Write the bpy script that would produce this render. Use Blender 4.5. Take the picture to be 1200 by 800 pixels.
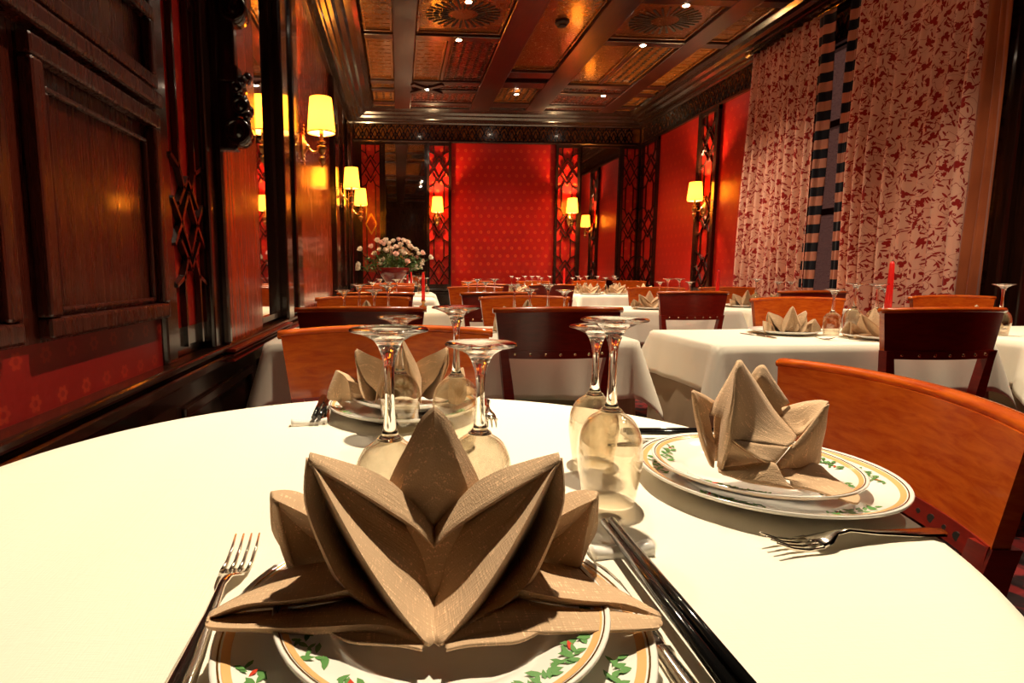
import bpy, bmesh, math, random
from mathutils import Vector, Matrix
random.seed(7)
PI = math.pi
for o in list(bpy.data.objects): bpy.data.objects.remove(o)
COL = bpy.context.scene.collection
SC = bpy.context.scene

# ------------------------------------------------------------ camera
cam_d = bpy.data.cameras.new('camera'); cam = bpy.data.objects.new('camera', cam_d); COL.objects.link(cam)
cam_d.sensor_fit = 'HORIZONTAL'; cam_d.sensor_width = 36.0; cam_d.lens = 660 / 1200 * 36
cam_d.shift_x = (600 - 515) / 1200; cam_d.clip_start = .01; cam_d.clip_end = 60
cam.location = (0, 0, 1.0); cam.rotation_euler = (math.radians(90 - 7.082), 0, math.radians(-4.128))
SC.camera = cam
# ------------------------------------------------------------ world: dim purple city night outside the window
w = bpy.data.worlds.new('night'); SC.world = w; w.use_nodes = True
w.node_tree.nodes['Background'].inputs[0].default_value = (.60, .27, .24, 1)
w.node_tree.nodes['Background'].inputs[1].default_value = .16
# ------------------------------------------------------------ exposure
vs = SC.view_settings
vs.view_transform = 'Standard'; vs.look = 'None'; vs.gamma = 1.0; vs.exposure = 0.25; vs.use_curve_mapping = False
# ------------------------------------------------------------ lamp powers
P_TABLE = 360.0        # ceiling downlight that aims at the round table
P_SPOT = 150.0          # the other ceiling downlights
P_SCONCE = 56.0
WARM = (1.0, .70, .36)
SPOTWARM = (1.0, .81, .57)

# ------------------------------------------------------------ materials
def mat(name, col=(.5, .5, .5), rough=.5, metal=0., spec=.5, coat=0., trans=0., ior=1.45, emit=None, estr=0., sheen=0.):
    m = bpy.data.materials.new(name); m.use_nodes = True
    b = m.node_tree.nodes['Principled BSDF']
    b.inputs['Base Color'].default_value = (*col, 1); b.inputs['Roughness'].default_value = rough
    b.inputs['Metallic'].default_value = metal; b.inputs['Specular IOR Level'].default_value = spec
    b.inputs['Coat Weight'].default_value = coat; b.inputs['Coat Roughness'].default_value = .08
    b.inputs['Transmission Weight'].default_value = trans; b.inputs['IOR'].default_value = ior
    b.inputs['Sheen Weight'].default_value = sheen
    if emit: b.inputs['Emission Color'].default_value = (*emit, 1); b.inputs['Emission Strength'].default_value = estr
    return m
class NT:
    def __init__(s, m): s.m = m; s.t = m.node_tree; s.b = s.t.nodes['Principled BSDF']
    def n(s, kind, **kw):
        nd = s.t.nodes.new(kind)
        for k, v in kw.items():
            if k in ('operation', 'data_type', 'blend_type', 'feature', 'voronoi_dimensions', 'distance', 'noise_dimensions', 'interpolation'):
                setattr(nd, k, v)
            else: setattr(nd, k, v)
        return nd
    def link(s, a, b): s.t.links.new(a, b)
    def math(s, op, a, b=None, c=None, clamp=False):
        nd = s.t.nodes.new('ShaderNodeMath'); nd.operation = op; nd.use_clamp = clamp
        for i, v in enumerate((a, b, c)):
            if v is None: continue
            if isinstance(v, (int, float)): nd.inputs[i].default_value = v
            else: s.link(v, nd.inputs[i])
        return nd.outputs[0]
    def mix(s, f, a, b):
        nd = s.t.nodes.new('ShaderNodeMix'); nd.data_type = 'RGBA'
        if isinstance(f, (int, float)): nd.inputs[0].default_value = f
        else: s.link(f, nd.inputs[0])
        for i, v in ((6, a), (7, b)):
            if isinstance(v, tuple): nd.inputs[i].default_value = (*v, 1)
            else: s.link(v, nd.inputs[i])
        return nd.outputs[2]
    def coords(s, which='Object', scale=(1, 1, 1), rot=(0, 0, 0)):
        tc = s.t.nodes.new('ShaderNodeTexCoord'); mp = s.t.nodes.new('ShaderNodeMapping')
        mp.inputs['Scale'].default_value = scale; mp.inputs['Rotation'].default_value = rot
        s.link(tc.outputs[which], mp.inputs[0]); return mp.outputs[0]
    def noise(s, vec, scale=5, detail=3, rough=.5, dist=0):
        nd = s.t.nodes.new('ShaderNodeTexNoise'); nd.inputs['Scale'].default_value = scale
        nd.inputs['Detail'].default_value = detail; nd.inputs['Roughness'].default_value = rough; nd.inputs['Distortion'].default_value = dist
        s.link(vec, nd.inputs['Vector']); return nd.outputs[0], nd.outputs[1]
    def bump(s, h, strength=.3, dist=.01, target=None):
        nd = s.t.nodes.new('ShaderNodeBump'); nd.inputs['Strength'].default_value = strength; nd.inputs['Distance'].default_value = dist
        s.link(h, nd.inputs['Height']); s.link(nd.outputs[0], (target or s.b).inputs['Normal']); return nd.outputs[0]
    def ramp(s, f, stops):
        nd = s.t.nodes.new('ShaderNodeValToRGB'); e = nd.color_ramp.elements
        while len(e) < len(stops): e.new(.5)
        for el, (p, c) in zip(e, stops): el.position = p; el.color = (*c, 1) if len(c) == 3 else c
        s.link(f, nd.inputs[0]); return nd.outputs[0]

def wood(name, dark, light, rough, scale=(6, 6, .5), coat=.3, bump=.08, rvar=.0):
    m = mat(name, light, rough, coat=coat); t = NT(m); v = t.coords('Object', scale)
    f, _ = t.noise(v, 6, 6, .62, .6)
    t.link(t.ramp(f, [(.3, dark), (.7, light)]), t.b.inputs['Base Color'])
    if bump: t.bump(f, bump, .004)
    if rvar:
        g, _ = t.noise(v, 14, 4, .6)
        t.link(t.math('MULTIPLY_ADD', g, rvar, rough - rvar * .5), t.b.inputs['Roughness'])
    return m
M = {}
M['lacquer'] = wood('black lacquered wood', (.006, .002, .001), (.022, .006, .003), .22, coat=.5)
M['panel'] = wood('dark red mahogany panelling', (.014, .002, .001), (.042, .005, .0015), .28, (9, 9, .35), .2, .3, .15)
M['warmpanel'] = wood('red mahogany panel', (.22, .018, .003), (.42, .045, .007), .26, (5, 5, .3), .3, .12, .1)
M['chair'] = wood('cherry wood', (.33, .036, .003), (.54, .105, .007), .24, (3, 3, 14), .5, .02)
M['chairdark_and_shade'] = wood('dark cherry wood and back shade', (.12, .004, .002), (.21, .009, .003), .30, (3, 3, 14), .15, .02)  # dark legs and rails; also the shade painted on the backrests' outer side
M['green'] = mat('green leather', (.005, .05, .022), .35)
M['nail'] = mat('brass nails', (.8, .6, .35), .25, 1)
M['brass'] = mat('aged brass', (.42, .22, .07), .28, 1)
M['gold'] = mat('gilt wood', (.55, .26, .05), .3, .8)
M['mirror'] = mat('mirror glass', (.75, .70, .66), .02, 1)
M['porcelain'] = mat('porcelain', (.88, .86, .80), .12, coat=.5)
M['band'] = mat('orange glaze band', (.86, .48, .20), .18, coat=.5)
M['rimgold'] = mat('gold rim', (.25, .13, .03), .25, .8)
M['leaf'] = mat('green glaze', (.12, .30, .09), .2)
M['berry'] = mat('red glaze', (.6, .06, .03), .2)
M['steel'] = mat('silver cutlery', (.72, .66, .56), .14, 1)
M['blackchop'] = mat('black lacquer', (.006, .006, .006), .12, coat=.6)
M['ceramic'] = mat('white ceramic', (.88, .86, .80), .15, coat=.4)
M['wax'] = mat('red wax', (.75, .012, .008), .45); M['wax'].node_tree.nodes['Principled BSDF'].inputs['Subsurface Weight'].default_value = .2
M['bulb'] = mat('lit bulb', (1, .9, .7), .5, emit=(1, .72, .36), estr=26)
M['spotlit'] = mat('lit downlight', (1, .9, .7), .5, emit=(1, .80, .58), estr=60)
M['rose'] = mat('white petals', (.88, .78, .66), .7)
M['rosepink'] = mat('pale pink petals', (.88, .62, .55), .7)
M['foliage'] = mat('green leaves', (.06, .13, .025), .5)
M['vase'] = mat('dark red glaze', (.16, .012, .012), .15, coat=.5)
M['detector'] = mat('brown plastic', (.03, .012, .006), .4)
M['taupecloth'] = mat('taupe cloth', (.40, .30, .20), .9)
M['carpet'] = mat('carpet', (.12, .01, .01), .95)
t = NT(M['carpet']); f, _ = t.noise(t.coords('Object'), 9, 3); t.link(t.ramp(f, [(.45, (.012, .002, .003)), (.55, (.20, .012, .012))]), t.b.inputs['Base Color'])

# lampshade: parchment lit by the bulb inside
def shade_mat():
    m = bpy.data.materials.new('parchment shade'); m.use_nodes = True; nt = m.node_tree; nt.nodes.clear()
    o = nt.nodes.new('ShaderNodeOutputMaterial'); a = nt.nodes.new('ShaderNodeAddShader')
    mx = nt.nodes.new('ShaderNodeMixShader'); mx.inputs[0].default_value = .85
    d = nt.nodes.new('ShaderNodeBsdfDiffuse'); d.inputs[0].default_value = (.85, .62, .28, 1)
    tr = nt.nodes.new('ShaderNodeBsdfTranslucent'); tr.inputs[0].default_value = (.95, .58, .14, 1)
    e = nt.nodes.new('ShaderNodeEmission'); e.inputs[0].default_value = (1, .34, .035, 1); e.inputs[1].default_value = 2.6
    nt.links.new(d.outputs[0], mx.inputs[1]); nt.links.new(tr.outputs[0], mx.inputs[2])
    nt.links.new(mx.outputs[0], a.inputs[0]); nt.links.new(e.outputs[0], a.inputs[1]); nt.links.new(a.outputs[0], o.inputs[0])
    return m
M['shade'] = shade_mat()
# solid glass for feet and stems, thin glass for the bowls
M['glass'] = mat('clear glass', (1, .99, .96), .0, trans=1.0, ior=1.48)
def thin_glass():
    m = bpy.data.materials.new('thin clear glass'); m.use_nodes = True; nt = m.node_tree; nt.nodes.clear()
    o = nt.nodes.new('ShaderNodeOutputMaterial'); mx = nt.nodes.new('ShaderNodeMixShader')
    lw = nt.nodes.new('ShaderNodeLayerWeight'); lw.inputs[0].default_value = .5
    pw = nt.nodes.new('ShaderNodeMath'); pw.operation = 'POWER'; pw.inputs[1].default_value = 2.3
    fr = nt.nodes.new('ShaderNodeMath'); fr.operation = 'MULTIPLY_ADD'; fr.inputs[1].default_value = .85; fr.inputs[2].default_value = .08
    nt.links.new(lw.outputs['Facing'], pw.inputs[0]); nt.links.new(pw.outputs[0], fr.inputs[0])
    tr = nt.nodes.new('ShaderNodeBsdfTransparent'); tr.inputs[0].default_value = (.93, .90, .84, 1)
    g = nt.nodes.new('ShaderNodeBsdfGlossy'); g.inputs[1].default_value = .02; g.inputs[0].default_value = (1, .96, .9, 1)
    nt.links.new(fr.outputs[0], mx.inputs[0]); nt.links.new(tr.outputs[0], mx.inputs[1]); nt.links.new(g.outputs[0], mx.inputs[2])
    nt.links.new(mx.outputs[0], o.inputs[0]); return m
M['thin'] = thin_glass()

# table linen
def linen(name, col, slub=.0, bump=.15, rough=.85, crease=0):
    m = mat(name, col, rough, sheen=.1, spec=.2); t = NT(m)
    v = t.coords('Object')
    f1, _ = t.noise(t.coords('Object', (1, 14, 1)), 60, 2, .5); f2, _ = t.noise(t.coords('Object', (14, 1, 14)), 60, 2, .5)
    s = t.math('ADD', f1, f2); big, _ = t.noise(v, 7, 3)
    h = t.math('ADD', s, t.math('MULTIPLY', big, .8)); 
    if crease:      # pressed fold lines of laundered linen
        sp = t.n('ShaderNodeSeparateXYZ'); t.link(v, sp.inputs[0])
        for ax in (0, 1):
            d = t.math('ABSOLUTE', t.math('SUBTRACT', t.math('FRACT', t.math('DIVIDE', t.math('ADD', sp.outputs[ax], 5.07), .31)), .5))
            h = t.math('ADD', h, t.math('MULTIPLY', t.math('SUBTRACT', .018, d, clamp=True), crease))
    t.bump(h, bump, .0015)
    if slub:
        k = t.math('SUBTRACT', s, 1.12, clamp=True); k = t.math('MULTIPLY', k, slub, clamp=True)
        t.link(t.mix(k, col, tuple(min(1, c * 1.7) for c in col)), t.b.inputs['Base Color'])
    return m
M['cloth'] = linen('white damask', (.88, .825, .70), bump=.16, crease=22)
M['napkin'] = linen('taupe linen', (.56, .385, .235), slub=5.0, bump=.35)

def wallpaper(name, plane, base, dot, cell=.105):
    """red damask with small pale rosettes on a staggered grid; plane 'x' = on an X wall (uses y,z)"""
    m = mat(name, base, .34, spec=.6); t = NT(m)
    tc = t.n('ShaderNodeTexCoord'); sp = t.n('ShaderNodeSeparateXYZ'); t.link(tc.outputs['Object'], sp.inputs[0])
    u = sp.outputs[1] if plane == 'x' else sp.outputs[0]; v = sp.outputs[2]
    U = t.math('DIVIDE', u, cell); V = t.math('DIVIDE', v, cell)
    row = t.math('FLOOR', V); odd = t.math('MODULO', row, 2.0)
    U2 = t.math('ADD', U, t.math('MULTIPLY', odd, .5))
    fu = t.math('SUBTRACT', t.math('FRACT', U2), .5); fv = t.math('SUBTRACT', t.math('FRACT', V), .5)
    r = t.math('SQRT', t.math('ADD', t.math('MULTIPLY', fu, fu), t.math('MULTIPLY', fv, fv)))
    th = t.math('ARCTAN2', fv, fu); pet = t.math('ABSOLUTE', t.math('COSINE', t.math('MULTIPLY', th, 3.0)))
    edge = t.math('MULTIPLY_ADD', pet, .08, .13)
    k = t.math('MULTIPLY', t.math('LESS_THAN', r, edge), t.math('GREATER_THAN', r, .08))
    nz, _ = t.noise(tc.outputs['Object'], 5, 3); nz2, _ = t.noise(tc.outputs['Object'], 120, 2)
    col = t.mix(t.math('MULTIPLY', k, t.math('MULTIPLY_ADD', nz, .9, .1, clamp=True)), t.mix(nz2, base, tuple(c * .72 for c in base)), dot)
    t.link(col, t.b.inputs['Base Color']); t.bump(nz2, .06, .002)
    return m
M['paper_x'] = wallpaper('red wallpaper side walls', 'x', (.36, .006, .002), (.48, .05, .008))
M['paper_y'] = wallpaper('red wallpaper back wall', 'y', (.40, .005, .002), (.60, .085, .012))
M['paper_f'] = wallpaper('flowered red wallpaper', 'x', (.15, .003, .002), (.25, .02, .005), .075)

def curtain_mat(name, kind):
    m = mat(name, (.62, .33, .24), .85, spec=.15, sheen=.15); t = NT(m)
    uv = t.n('ShaderNodeTexCoord').outputs['UV']
    if kind == 'lining':
        f, _ = t.noise(uv, 3, 2); t.link(t.ramp(f, [(.3, (.22, .05, .015)), (.7, (.34, .09, .03))]), t.b.inputs['Base Color']); return m
    if kind == 'stripe':
        sp = t.n('ShaderNodeSeparateXYZ'); t.link(uv, sp.inputs[0])
        k = t.math('GREATER_THAN', t.math('FRACT', t.math('DIVIDE', sp.outputs[1], .135)), .5)
        t.link(t.mix(k, (.50, .20, .13), (.008, .008, .014)), t.b.inputs['Base Color']); return m
    base = (.68, .34, .245); red = (.30, .014, .012)
    nz, nc = t.noise(uv, 5, 2)
    # stems: thin contour lines of a stretched noise
    f, _ = t.noise(uv, 9.5, 2, .5, 1.2); stem = t.math('LESS_THAN', t.math('ABSOLUTE', t.math('SUBTRACT', f, .5)), .0085)
    def motif(scale, stretch, petals, rmax, seedoff, thresh):
        mp = t.n('ShaderNodeMapping'); t.link(uv, mp.inputs[0]); mp.inputs['Location'].default_value = (seedoff, seedoff * 1.7, 0); mp.inputs['Scale'].default_value = (scale, scale, scale)
        vo = t.n('ShaderNodeTexVoronoi'); vo.inputs['Scale'].default_value = 1; vo.voronoi_dimensions = '2D'; vo.inputs['Randomness'].default_value = .85
        t.link(mp.outputs[0], vo.inputs['Vector'])
        sb = t.n('ShaderNodeVectorMath', operation='SUBTRACT'); t.link(mp.outputs[0], sb.inputs[0]); t.link(vo.outputs['Position'], sb.inputs[1])
        cs = t.n('ShaderNodeSeparateColor'); t.link(vo.outputs['Color'], cs.inputs[0])
        rt = t.n('ShaderNodeVectorRotate'); rt.rotation_type = 'Z_AXIS'; t.link(sb.outputs[0], rt.inputs['Vector']); t.link(t.math('MULTIPLY', cs.outputs[0], 6.283), rt.inputs['Angle'])
        s2 = t.n('ShaderNodeSeparateXYZ'); t.link(rt.outputs[0], s2.inputs[0])
        x = s2.outputs[0]; y = t.math('MULTIPLY', s2.outputs[1], stretch)
        r = t.math('SQRT', t.math('ADD', t.math('MULTIPLY', x, x), t.math('MULTIPLY', y, y)))
        if petals:
            th = t.math('ARCTAN2', y, x); e = t.math('MULTIPLY_ADD', t.math('ABSOLUTE', t.math('COSINE', t.math('MULTIPLY', th, petals))), rmax * .55, rmax * .45)
        else: e = rmax
        k = t.math('LESS_THAN', r, e)
        return t.math('MULTIPLY', k, t.math('GREATER_THAN', cs.outputs[1], thresh))
    ks = [stem, motif(9.5, 1.3, 1.5, .27, .3, .45), motif(18, 3.6, 0, .36, 4.1, .25), motif(22, 3.8, 0, .36, 9.7, .35), motif(14, 1.0, 2.5, .2, 14.2, .7)]
    k = ks[0]
    for q in ks[1:]: k = t.math('MAXIMUM', k, q)
    t.link(t.mix(k, t.mix(nz, base, (.77, .43, .31)), red), t.b.inputs['Base Color'])
    f2, _ = t.noise(uv, 300, 1); t.bump(f2, .1, .001); return m
M['floral'] = curtain_mat('floral curtain cloth', 'floral'); M['stripe'] = curtain_mat('striped trim cloth', 'stripe'); M['lining'] = curtain_mat('rust lining cloth', 'lining')
# ceiling panels
M['ceilwood'] = wood('dark ceiling wood', (.014, .002, .001), (.045, .007, .002), .30, (5, .8, 5), .35, .05)
M['ceilpanel'] = wood('amber ceiling panel', (.08, .022, .003), (.18, .052, .008), .25, (3, 3, 3), .35, .12, .15)
M['ceilred'] = wood('red-brown ceiling panel', (.05, .006, .002), (.11, .015, .003), .27, (3, 3, 3), .35, .12, .15)
M['cut'] = mat('dark pierced cuts', (.006, .002, .001), .6)

# ------------------------------------------------------------ mesh helpers
def box(bm, x0, x1, y0, y1, z0, z1, bev=0, mi=0):
    x0, x1 = sorted((x0, x1)); y0, y1 = sorted((y0, y1)); z0, z1 = sorted((z0, z1))
    vs_ = [bm.verts.new((x, y, z)) for x in (x0, x1) for y in (y0, y1) for z in (z0, z1)]
    fs = [bm.faces.new([vs_[i] for i in q]) for q in ((0, 1, 3, 2), (4, 6, 7, 5), (0, 4, 5, 1), (2, 3, 7, 6), (0, 2, 6, 4), (1, 5, 7, 3))]
    for f in fs: f.material_index = mi
    if bev:
        es = list({e for f in fs for e in f.edges})
        bmesh.ops.bevel(bm, geom=es, offset=min(bev, .45 * min(x1 - x0, y1 - y0, z1 - z0)), segments=2, affect='EDGES', profile=.5)
def obox(bm, c, ux, uy, uz, hx, hy, hz, mi=0, bev=0):
    """box with centre c, unit axes ux uy uz and half sizes"""
    c = Vector(c); ux, uy, uz = Vector(ux) * hx, Vector(uy) * hy, Vector(uz) * hz
    v = [bm.verts.new(c + a * ux + b * uy + d * uz) for a in (-1, 1) for b in (-1, 1) for d in (-1, 1)]
    fs = [bm.faces.new([v[i] for i in q]) for q in ((0, 1, 3, 2), (4, 6, 7, 5), (0, 4, 5, 1), (2, 3, 7, 6), (0, 2, 6, 4), (1, 5, 7, 3))]
    for f in fs: f.material_index = mi
    if bev: bmesh.ops.bevel(bm, geom=list({e for f in fs for e in f.edges}), offset=bev, segments=2, affect='EDGES')
def bar(bm, a, b, n, wd, th, mi=0):
    """flat bar from a to b on a plane with normal n"""
    a, b, n = Vector(a), Vector(b), Vector(n).normalized(); d = (b - a); L_ = d.length; d.normalize()
    obox(bm, (a + b) / 2 + n * th / 2, d, n.cross(d), n, L_ / 2 + wd * .3, wd / 2, th / 2, mi)
def lathe(bm, prof, seg=32, c=(0, 0, 0), mi=0, closed=False, smooth=True, mat4=None):
    rings = []
    for r, z in prof:
        if r < 1e-5:
            v = bm.verts.new((0, 0, z)); rings.append([v])
        else: rings.append([bm.verts.new((r * math.cos(2 * PI * i / seg), r * math.sin(2 * PI * i / seg), z)) for i in range(seg)])
    pairs = list(zip(rings, rings[1:]))
    if closed: pairs.append((rings[-1], rings[0]))
    for A, B in pairs:
        for i in range(seg):
            j = (i + 1) % seg
            if len(A) == 1 and len(B) == 1: continue
            if len(A) == 1: q = (A[0], B[j], B[i])
            elif len(B) == 1: q = (A[i], A[j], B[0])
            else: q = (A[i], A[j], B[j], B[i])
            try: f = bm.faces.new(q); f.smooth = smooth; f.material_index = mi
            except ValueError: pass
    allv = [v for r in rings for v in r]
    T = mat4 if mat4 else Matrix.Translation(c)
    bmesh.ops.transform(bm, matrix=T, verts=allv)
def tube(bm, pts, r, seg=8, mi=0, cap=True):
    pts = [Vector(p) for p in pts]; rr = r if isinstance(r, (list, tuple)) else [r] * len(pts); rings = []
    prev = None
    for i, p in enumerate(pts):
        d = (pts[min(i + 1, len(pts) - 1)] - pts[max(i - 1, 0)]).normalized()
        if prev is None:
            a = Vector((0, 0, 1)) if abs(d.z) < .9 else Vector((1, 0, 0)); x = d.cross(a).normalized()
        else: x = (prev - d * prev.dot(d)).normalized()
        prev = x; y = d.cross(x)
        rings.append([bm.verts.new(p + (x * math.cos(2 * PI * k / seg) + y * math.sin(2 * PI * k / seg)) * rr[i]) for k in range(seg)])
    for A, B in zip(rings, rings[1:]):
        for k in range(seg):
            f = bm.faces.new((A[k], A[(k + 1) % seg], B[(k + 1) % seg], B[k])); f.smooth = True; f.material_index = mi
    if cap:
        bm.faces.new(rings[0][::-1]).material_index = mi; bm.faces.new(rings[-1]).material_index = mi
def ball(bm, c, r, s=(1, 1, 1), seg=10, mi=0):
    res = bmesh.ops.create_uvsphere(bm, u_segments=seg, v_segments=max(5, seg // 2 + 1), radius=r, matrix=Matrix.Translation(c) @ Matrix.Diagonal((*s, 1)))
    for v in res['verts']:
        for f in v.link_faces: f.smooth = True; f.material_index = mi
def grid(bm, rows, mi=0, smooth=True, uv=None):
    vr = [[bm.verts.new(p) for p in r] for r in rows]; n = min(len(r) for r in vr)
    lay = bm.loops.layers.uv.verify() if uv else None
    for a in range(len(vr) - 1):
        for i in range(n - 1):
            f = bm.faces.new((vr[a][i], vr[a][i + 1], vr[a + 1][i + 1], vr[a + 1][i])); f.smooth = smooth; f.material_index = mi
            if uv:
                for lp, (p, q) in zip(f.loops, ((a, i), (a, i + 1), (a + 1, i + 1), (a + 1, i))): lp[lay].uv = uv(p, q)
    return vr
def obj(name, bm, m=None, parent=None, loc=None, recalc=True):
    if recalc: bmesh.ops.recalc_face_normals(bm, faces=bm.faces)
    me = bpy.data.meshes.new(name); bm.to_mesh(me); bm.free()
    for x in (m if isinstance(m, (list, tuple)) else [m]):
        if x: me.materials.append(M[x] if isinstance(x, str) else x)
    o = bpy.data.objects.new(name, me); COL.objects.link(o)
    if parent: o.parent = parent
    if loc: o.location = loc
    return o
def smooth(o):
    for p in o.data.polygons: p.use_smooth = True
    return o
def subsurf(o, n=1):
    s = o.modifiers.new('s', 'SUBSURF'); s.levels = n; s.render_levels = n; return o
def solid(o, t, off=0):
    s = o.modifiers.new('t', 'SOLIDIFY'); s.thickness = t; s.offset = off; return o
def tag(o, label, cat, group=None, kind=None):
    if label: o['label'] = label
    if cat: o['category'] = cat
    if group: o['group'] = group
    if kind: o['kind'] = kind
    return o
def thing(name, label, cat, loc=(0, 0, 0), rz=0, group=None):
    o = bpy.data.objects.new(name, None); COL.objects.link(o); o.empty_display_size = .05
    o.location = loc; o.rotation_euler = (0, 0, rz); return tag(o, label, cat, group)
def struct(name, bm, m, parent=None):
    o = obj(name, bm, m, parent)
    if not parent: o['kind'] = 'structure'
    return o
KIDS = {}
def kids(o): return [c for c in bpy.data.objects if c.parent == o]
def dup(root, loc, rz, label, group=None, scale=None):
    r = root.copy(); COL.objects.link(r); r.location = loc; r.rotation_euler = (0, 0, rz); r['label'] = label
    if group: r['group'] = group
    elif 'group' in r: del r['group']
    if scale: r.scale = scale
    for ch in kids(root):
        if ch == r: continue
        c = ch.copy(); COL.objects.link(c); c.parent = r
        for g in kids(ch):
            d = g.copy(); COL.objects.link(d); d.parent = c
    return r
NB = bmesh.new

def fold_grid(bm, rows, nl=4, nc=3):
    """loft between fold lines: smooth along each line, straight from line to line"""
    def cr(p, q):
        out = []
        for i in range(len(p) - 1):
            a, b_, c, d = (Vector(p[k]) for k in (max(0, i - 1), i, i + 1, min(len(p) - 1, i + 2)))
            for k in range(q):
                t_ = k / q; out.append(.5 * (2 * b_ + (c - a) * t_ + (2 * a - 5 * b_ + 4 * c - d) * t_ ** 2 + (3 * b_ - a - 3 * c + d) * t_ ** 3))
        out.append(Vector(p[-1])); return out
    n = min(len(r) for r in rows); R = [cr(r[:n], nl) for r in rows]; dense = []
    for A, B in zip(R, R[1:]):
        for k in range(nc): dense.append([a.lerp(b_, k / nc) for a, b_ in zip(A, B)])
    dense.append(R[-1]); return grid(bm, dense)

# ============================================================ ROOM
XL, XR, YB, YF, ZC = -.6, 3.27, 7.6, -2.0, 3.06
b = NB(); box(b, XL - .1, XR + .1, YF - .1, YB + .1, -.1, 0); struct('floor', b, 'carpet')
b = NB(); box(b, XL - .1, XL, YF, YB + .1, 0, ZC); struct('wall_left', b, 'lacquer')
b = NB(); box(b, XL - .1, XR + .1, YB, YB + .1, 0, ZC)
struct('wall_back', b, 'lacquer')
b = NB(); box(b, XL - .1, XR + .1, YF - .1, YF, 0, ZC); struct('wall_front', b, 'panel')
# right wall with a window opening (y 3.35..5.05, z .5..2.75)
WY0, WY1, WZ0, WZ1 = 3.35, 5.05, .5, 2.7
b = NB()
box(b, XR, XR + .1, YF, WY0, 0, ZC); box(b, XR, XR + .1, WY1, YB + .1, 0, ZC)
box(b, XR, XR + .1, WY0, WY1, 0, WZ0); box(b, XR, XR + .1, WY0, WY1, WZ1, ZC)
struct('wall_right', b, 'lacquer')
b = NB(); box(b, XL - .1, XR + .1, YF - .1, YB + .1, ZC, ZC + .1); struct('ceiling', b, 'ceilwood')

# window
wn = bpy.data.objects.new('window_1', None); COL.objects.link(wn); wn.location = (XR, (WY0 + WY1) / 2, WZ0); wn['kind'] = 'structure'
def wobj(name, bm, m):
    o = obj(name, bm, m, wn); o.location = (-XR, -(WY0 + WY1) / 2, -WZ0); return o
b = NB()
for y in (WY0, WY0 + 1.02, WY1 - .05): box(b, XR + .01, XR + .07, y, y + .05, WZ0, WZ1)
for z in (WZ0, 1.43, 2.08, WZ1 - .05): box(b, XR + .012, XR + .068, WY0, WY1, z, z + .05)
wobj('window_frame', b, 'lacquer')
b = NB(); box(b, XR + .036, XR + .042, WY0 + .01, WY1 - .01, WZ0 + .01, WZ1 - .01); wobj('pane', b, 'thin')

ntrim = [0]
def trim(bm, m):
    ntrim[0] += 1; return struct('trim_%d' % ntrim[0], bm, m)

# ---- wall paper fields and panels: thin boards standing on the walls
b = NB(); box(b, .70, 2.09, YB - .012, YB, .78, 2.67); trim(b, 'paper_y')
b = NB(); box(b, XR - .012, XR, 6.06, 7.02, .78, 2.67); trim(b, 'paper_x')
b = NB(); box(b, XR - .012, XR, 5.05, 5.68, .78, 2.67); trim(b, 'paper_x')
b = NB(); box(b, XR - .012, XR, 1.0, 2.78, .3, 2.67); trim(b, 'paper_x')
b = NB(); box(b, XL, XL + .012, YF + .05, 1.44, .765, .885); trim(b, 'paper_f')

# ---- lattice pilasters. plane axis: 'y' wall faces -Y at y=pos ; 'x' wall normal nx
def lattice(u0, u1, z0, z1, plane, pos, nrm, motifs, gilt=None, paper='paper_x', bw=.035, fd=.05, ms=1.0):
    """black frame, thin bars with diamond knots at heights in motifs, red paper behind"""
    def pt(u, z, d=0):
        return (u, pos + nrm * d, z) if plane == 'y' else (pos + nrm * d, u, z)
    n = (0, nrm, 0) if plane == 'y' else (nrm, 0, 0)
    def bx(bm, ua, ub, za, zb, d0, d1):
        if plane == 'y': box(bm, ua, ub, pos + nrm * d0, pos + nrm * d1, za, zb)
        else: box(bm, pos + nrm * d0, pos + nrm * d1, ua, ub, za, zb)
    b = NB(); bx(b, u0, u1, z0, z1, 0, .01); trim(b, paper)
    b = NB()
    bx(b, u0, u0 + bw, z0, z1, 0, fd); bx(b, u1 - bw, u1, z0, z1, 0, fd)
    bx(b, u0, u1, z1 - .05, z1, 0, fd - .005); bx(b, u0, u1, z0, z0 + .05, 0, fd - .005)
    a, c = u0 + bw, u1 - bw; cw = c - a; m1, m2, mid = a + cw * .24, c - cw * .24, (a + c) / 2; t = .011
    zs = [z0] + [z for m_ in sorted(motifs) for z in (m_ - .20 * ms, m_ + .20 * ms)] + [z1]
    for i in range(0, len(zs), 2):
        for u in (m1, m2): bar(b, pt(u, zs[i], .012), pt(u, zs[i + 1], .012), n, t, .016)
    for m_ in motifs:
        for s in (-ms, ms):
            # double diamond with side lozenges
            bar(b, pt(mid, m_ + s * .17, .012), pt(m1 - .01, m_ + s * .07, .012), n, t, .016)
            bar(b, pt(mid, m_ + s * .17, .012), pt(m2 + .01, m_ + s * .07, .012), n, t, .016)
            for q, e in ((m1, a), (m2, c)):
                sg = 1 if q == m2 else -1
                bar(b, pt(q, m_ + s * .20, .012), pt(mid + sg * cw * .12, m_ + s * .13, .012), n, t, .016)
                bar(b, pt(mid, m_ + s * .115, .012), pt(q, m_, .012), n, t, .016)
                bar(b, pt(q, m_ + s * .20, .012), pt(e, m_ + s * .23, .012), n, t, .016)
                bar(b, pt(q, m_, .012), pt(e, m_ + s * .08, .012), n, t, .016)
    trim(b, 'lacquer')
    if gilt:
        b = NB(); q = [pt(mid, gilt + .13, .03), pt(mid + .07, gilt, .03), pt(mid, gilt - .13, .03), pt(mid - .07, gilt, .03)]
        for i in range(4): bar(b, q[i], q[(i + 1) % 4], n, .016, .012)
        trim(b, 'gold')
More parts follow.
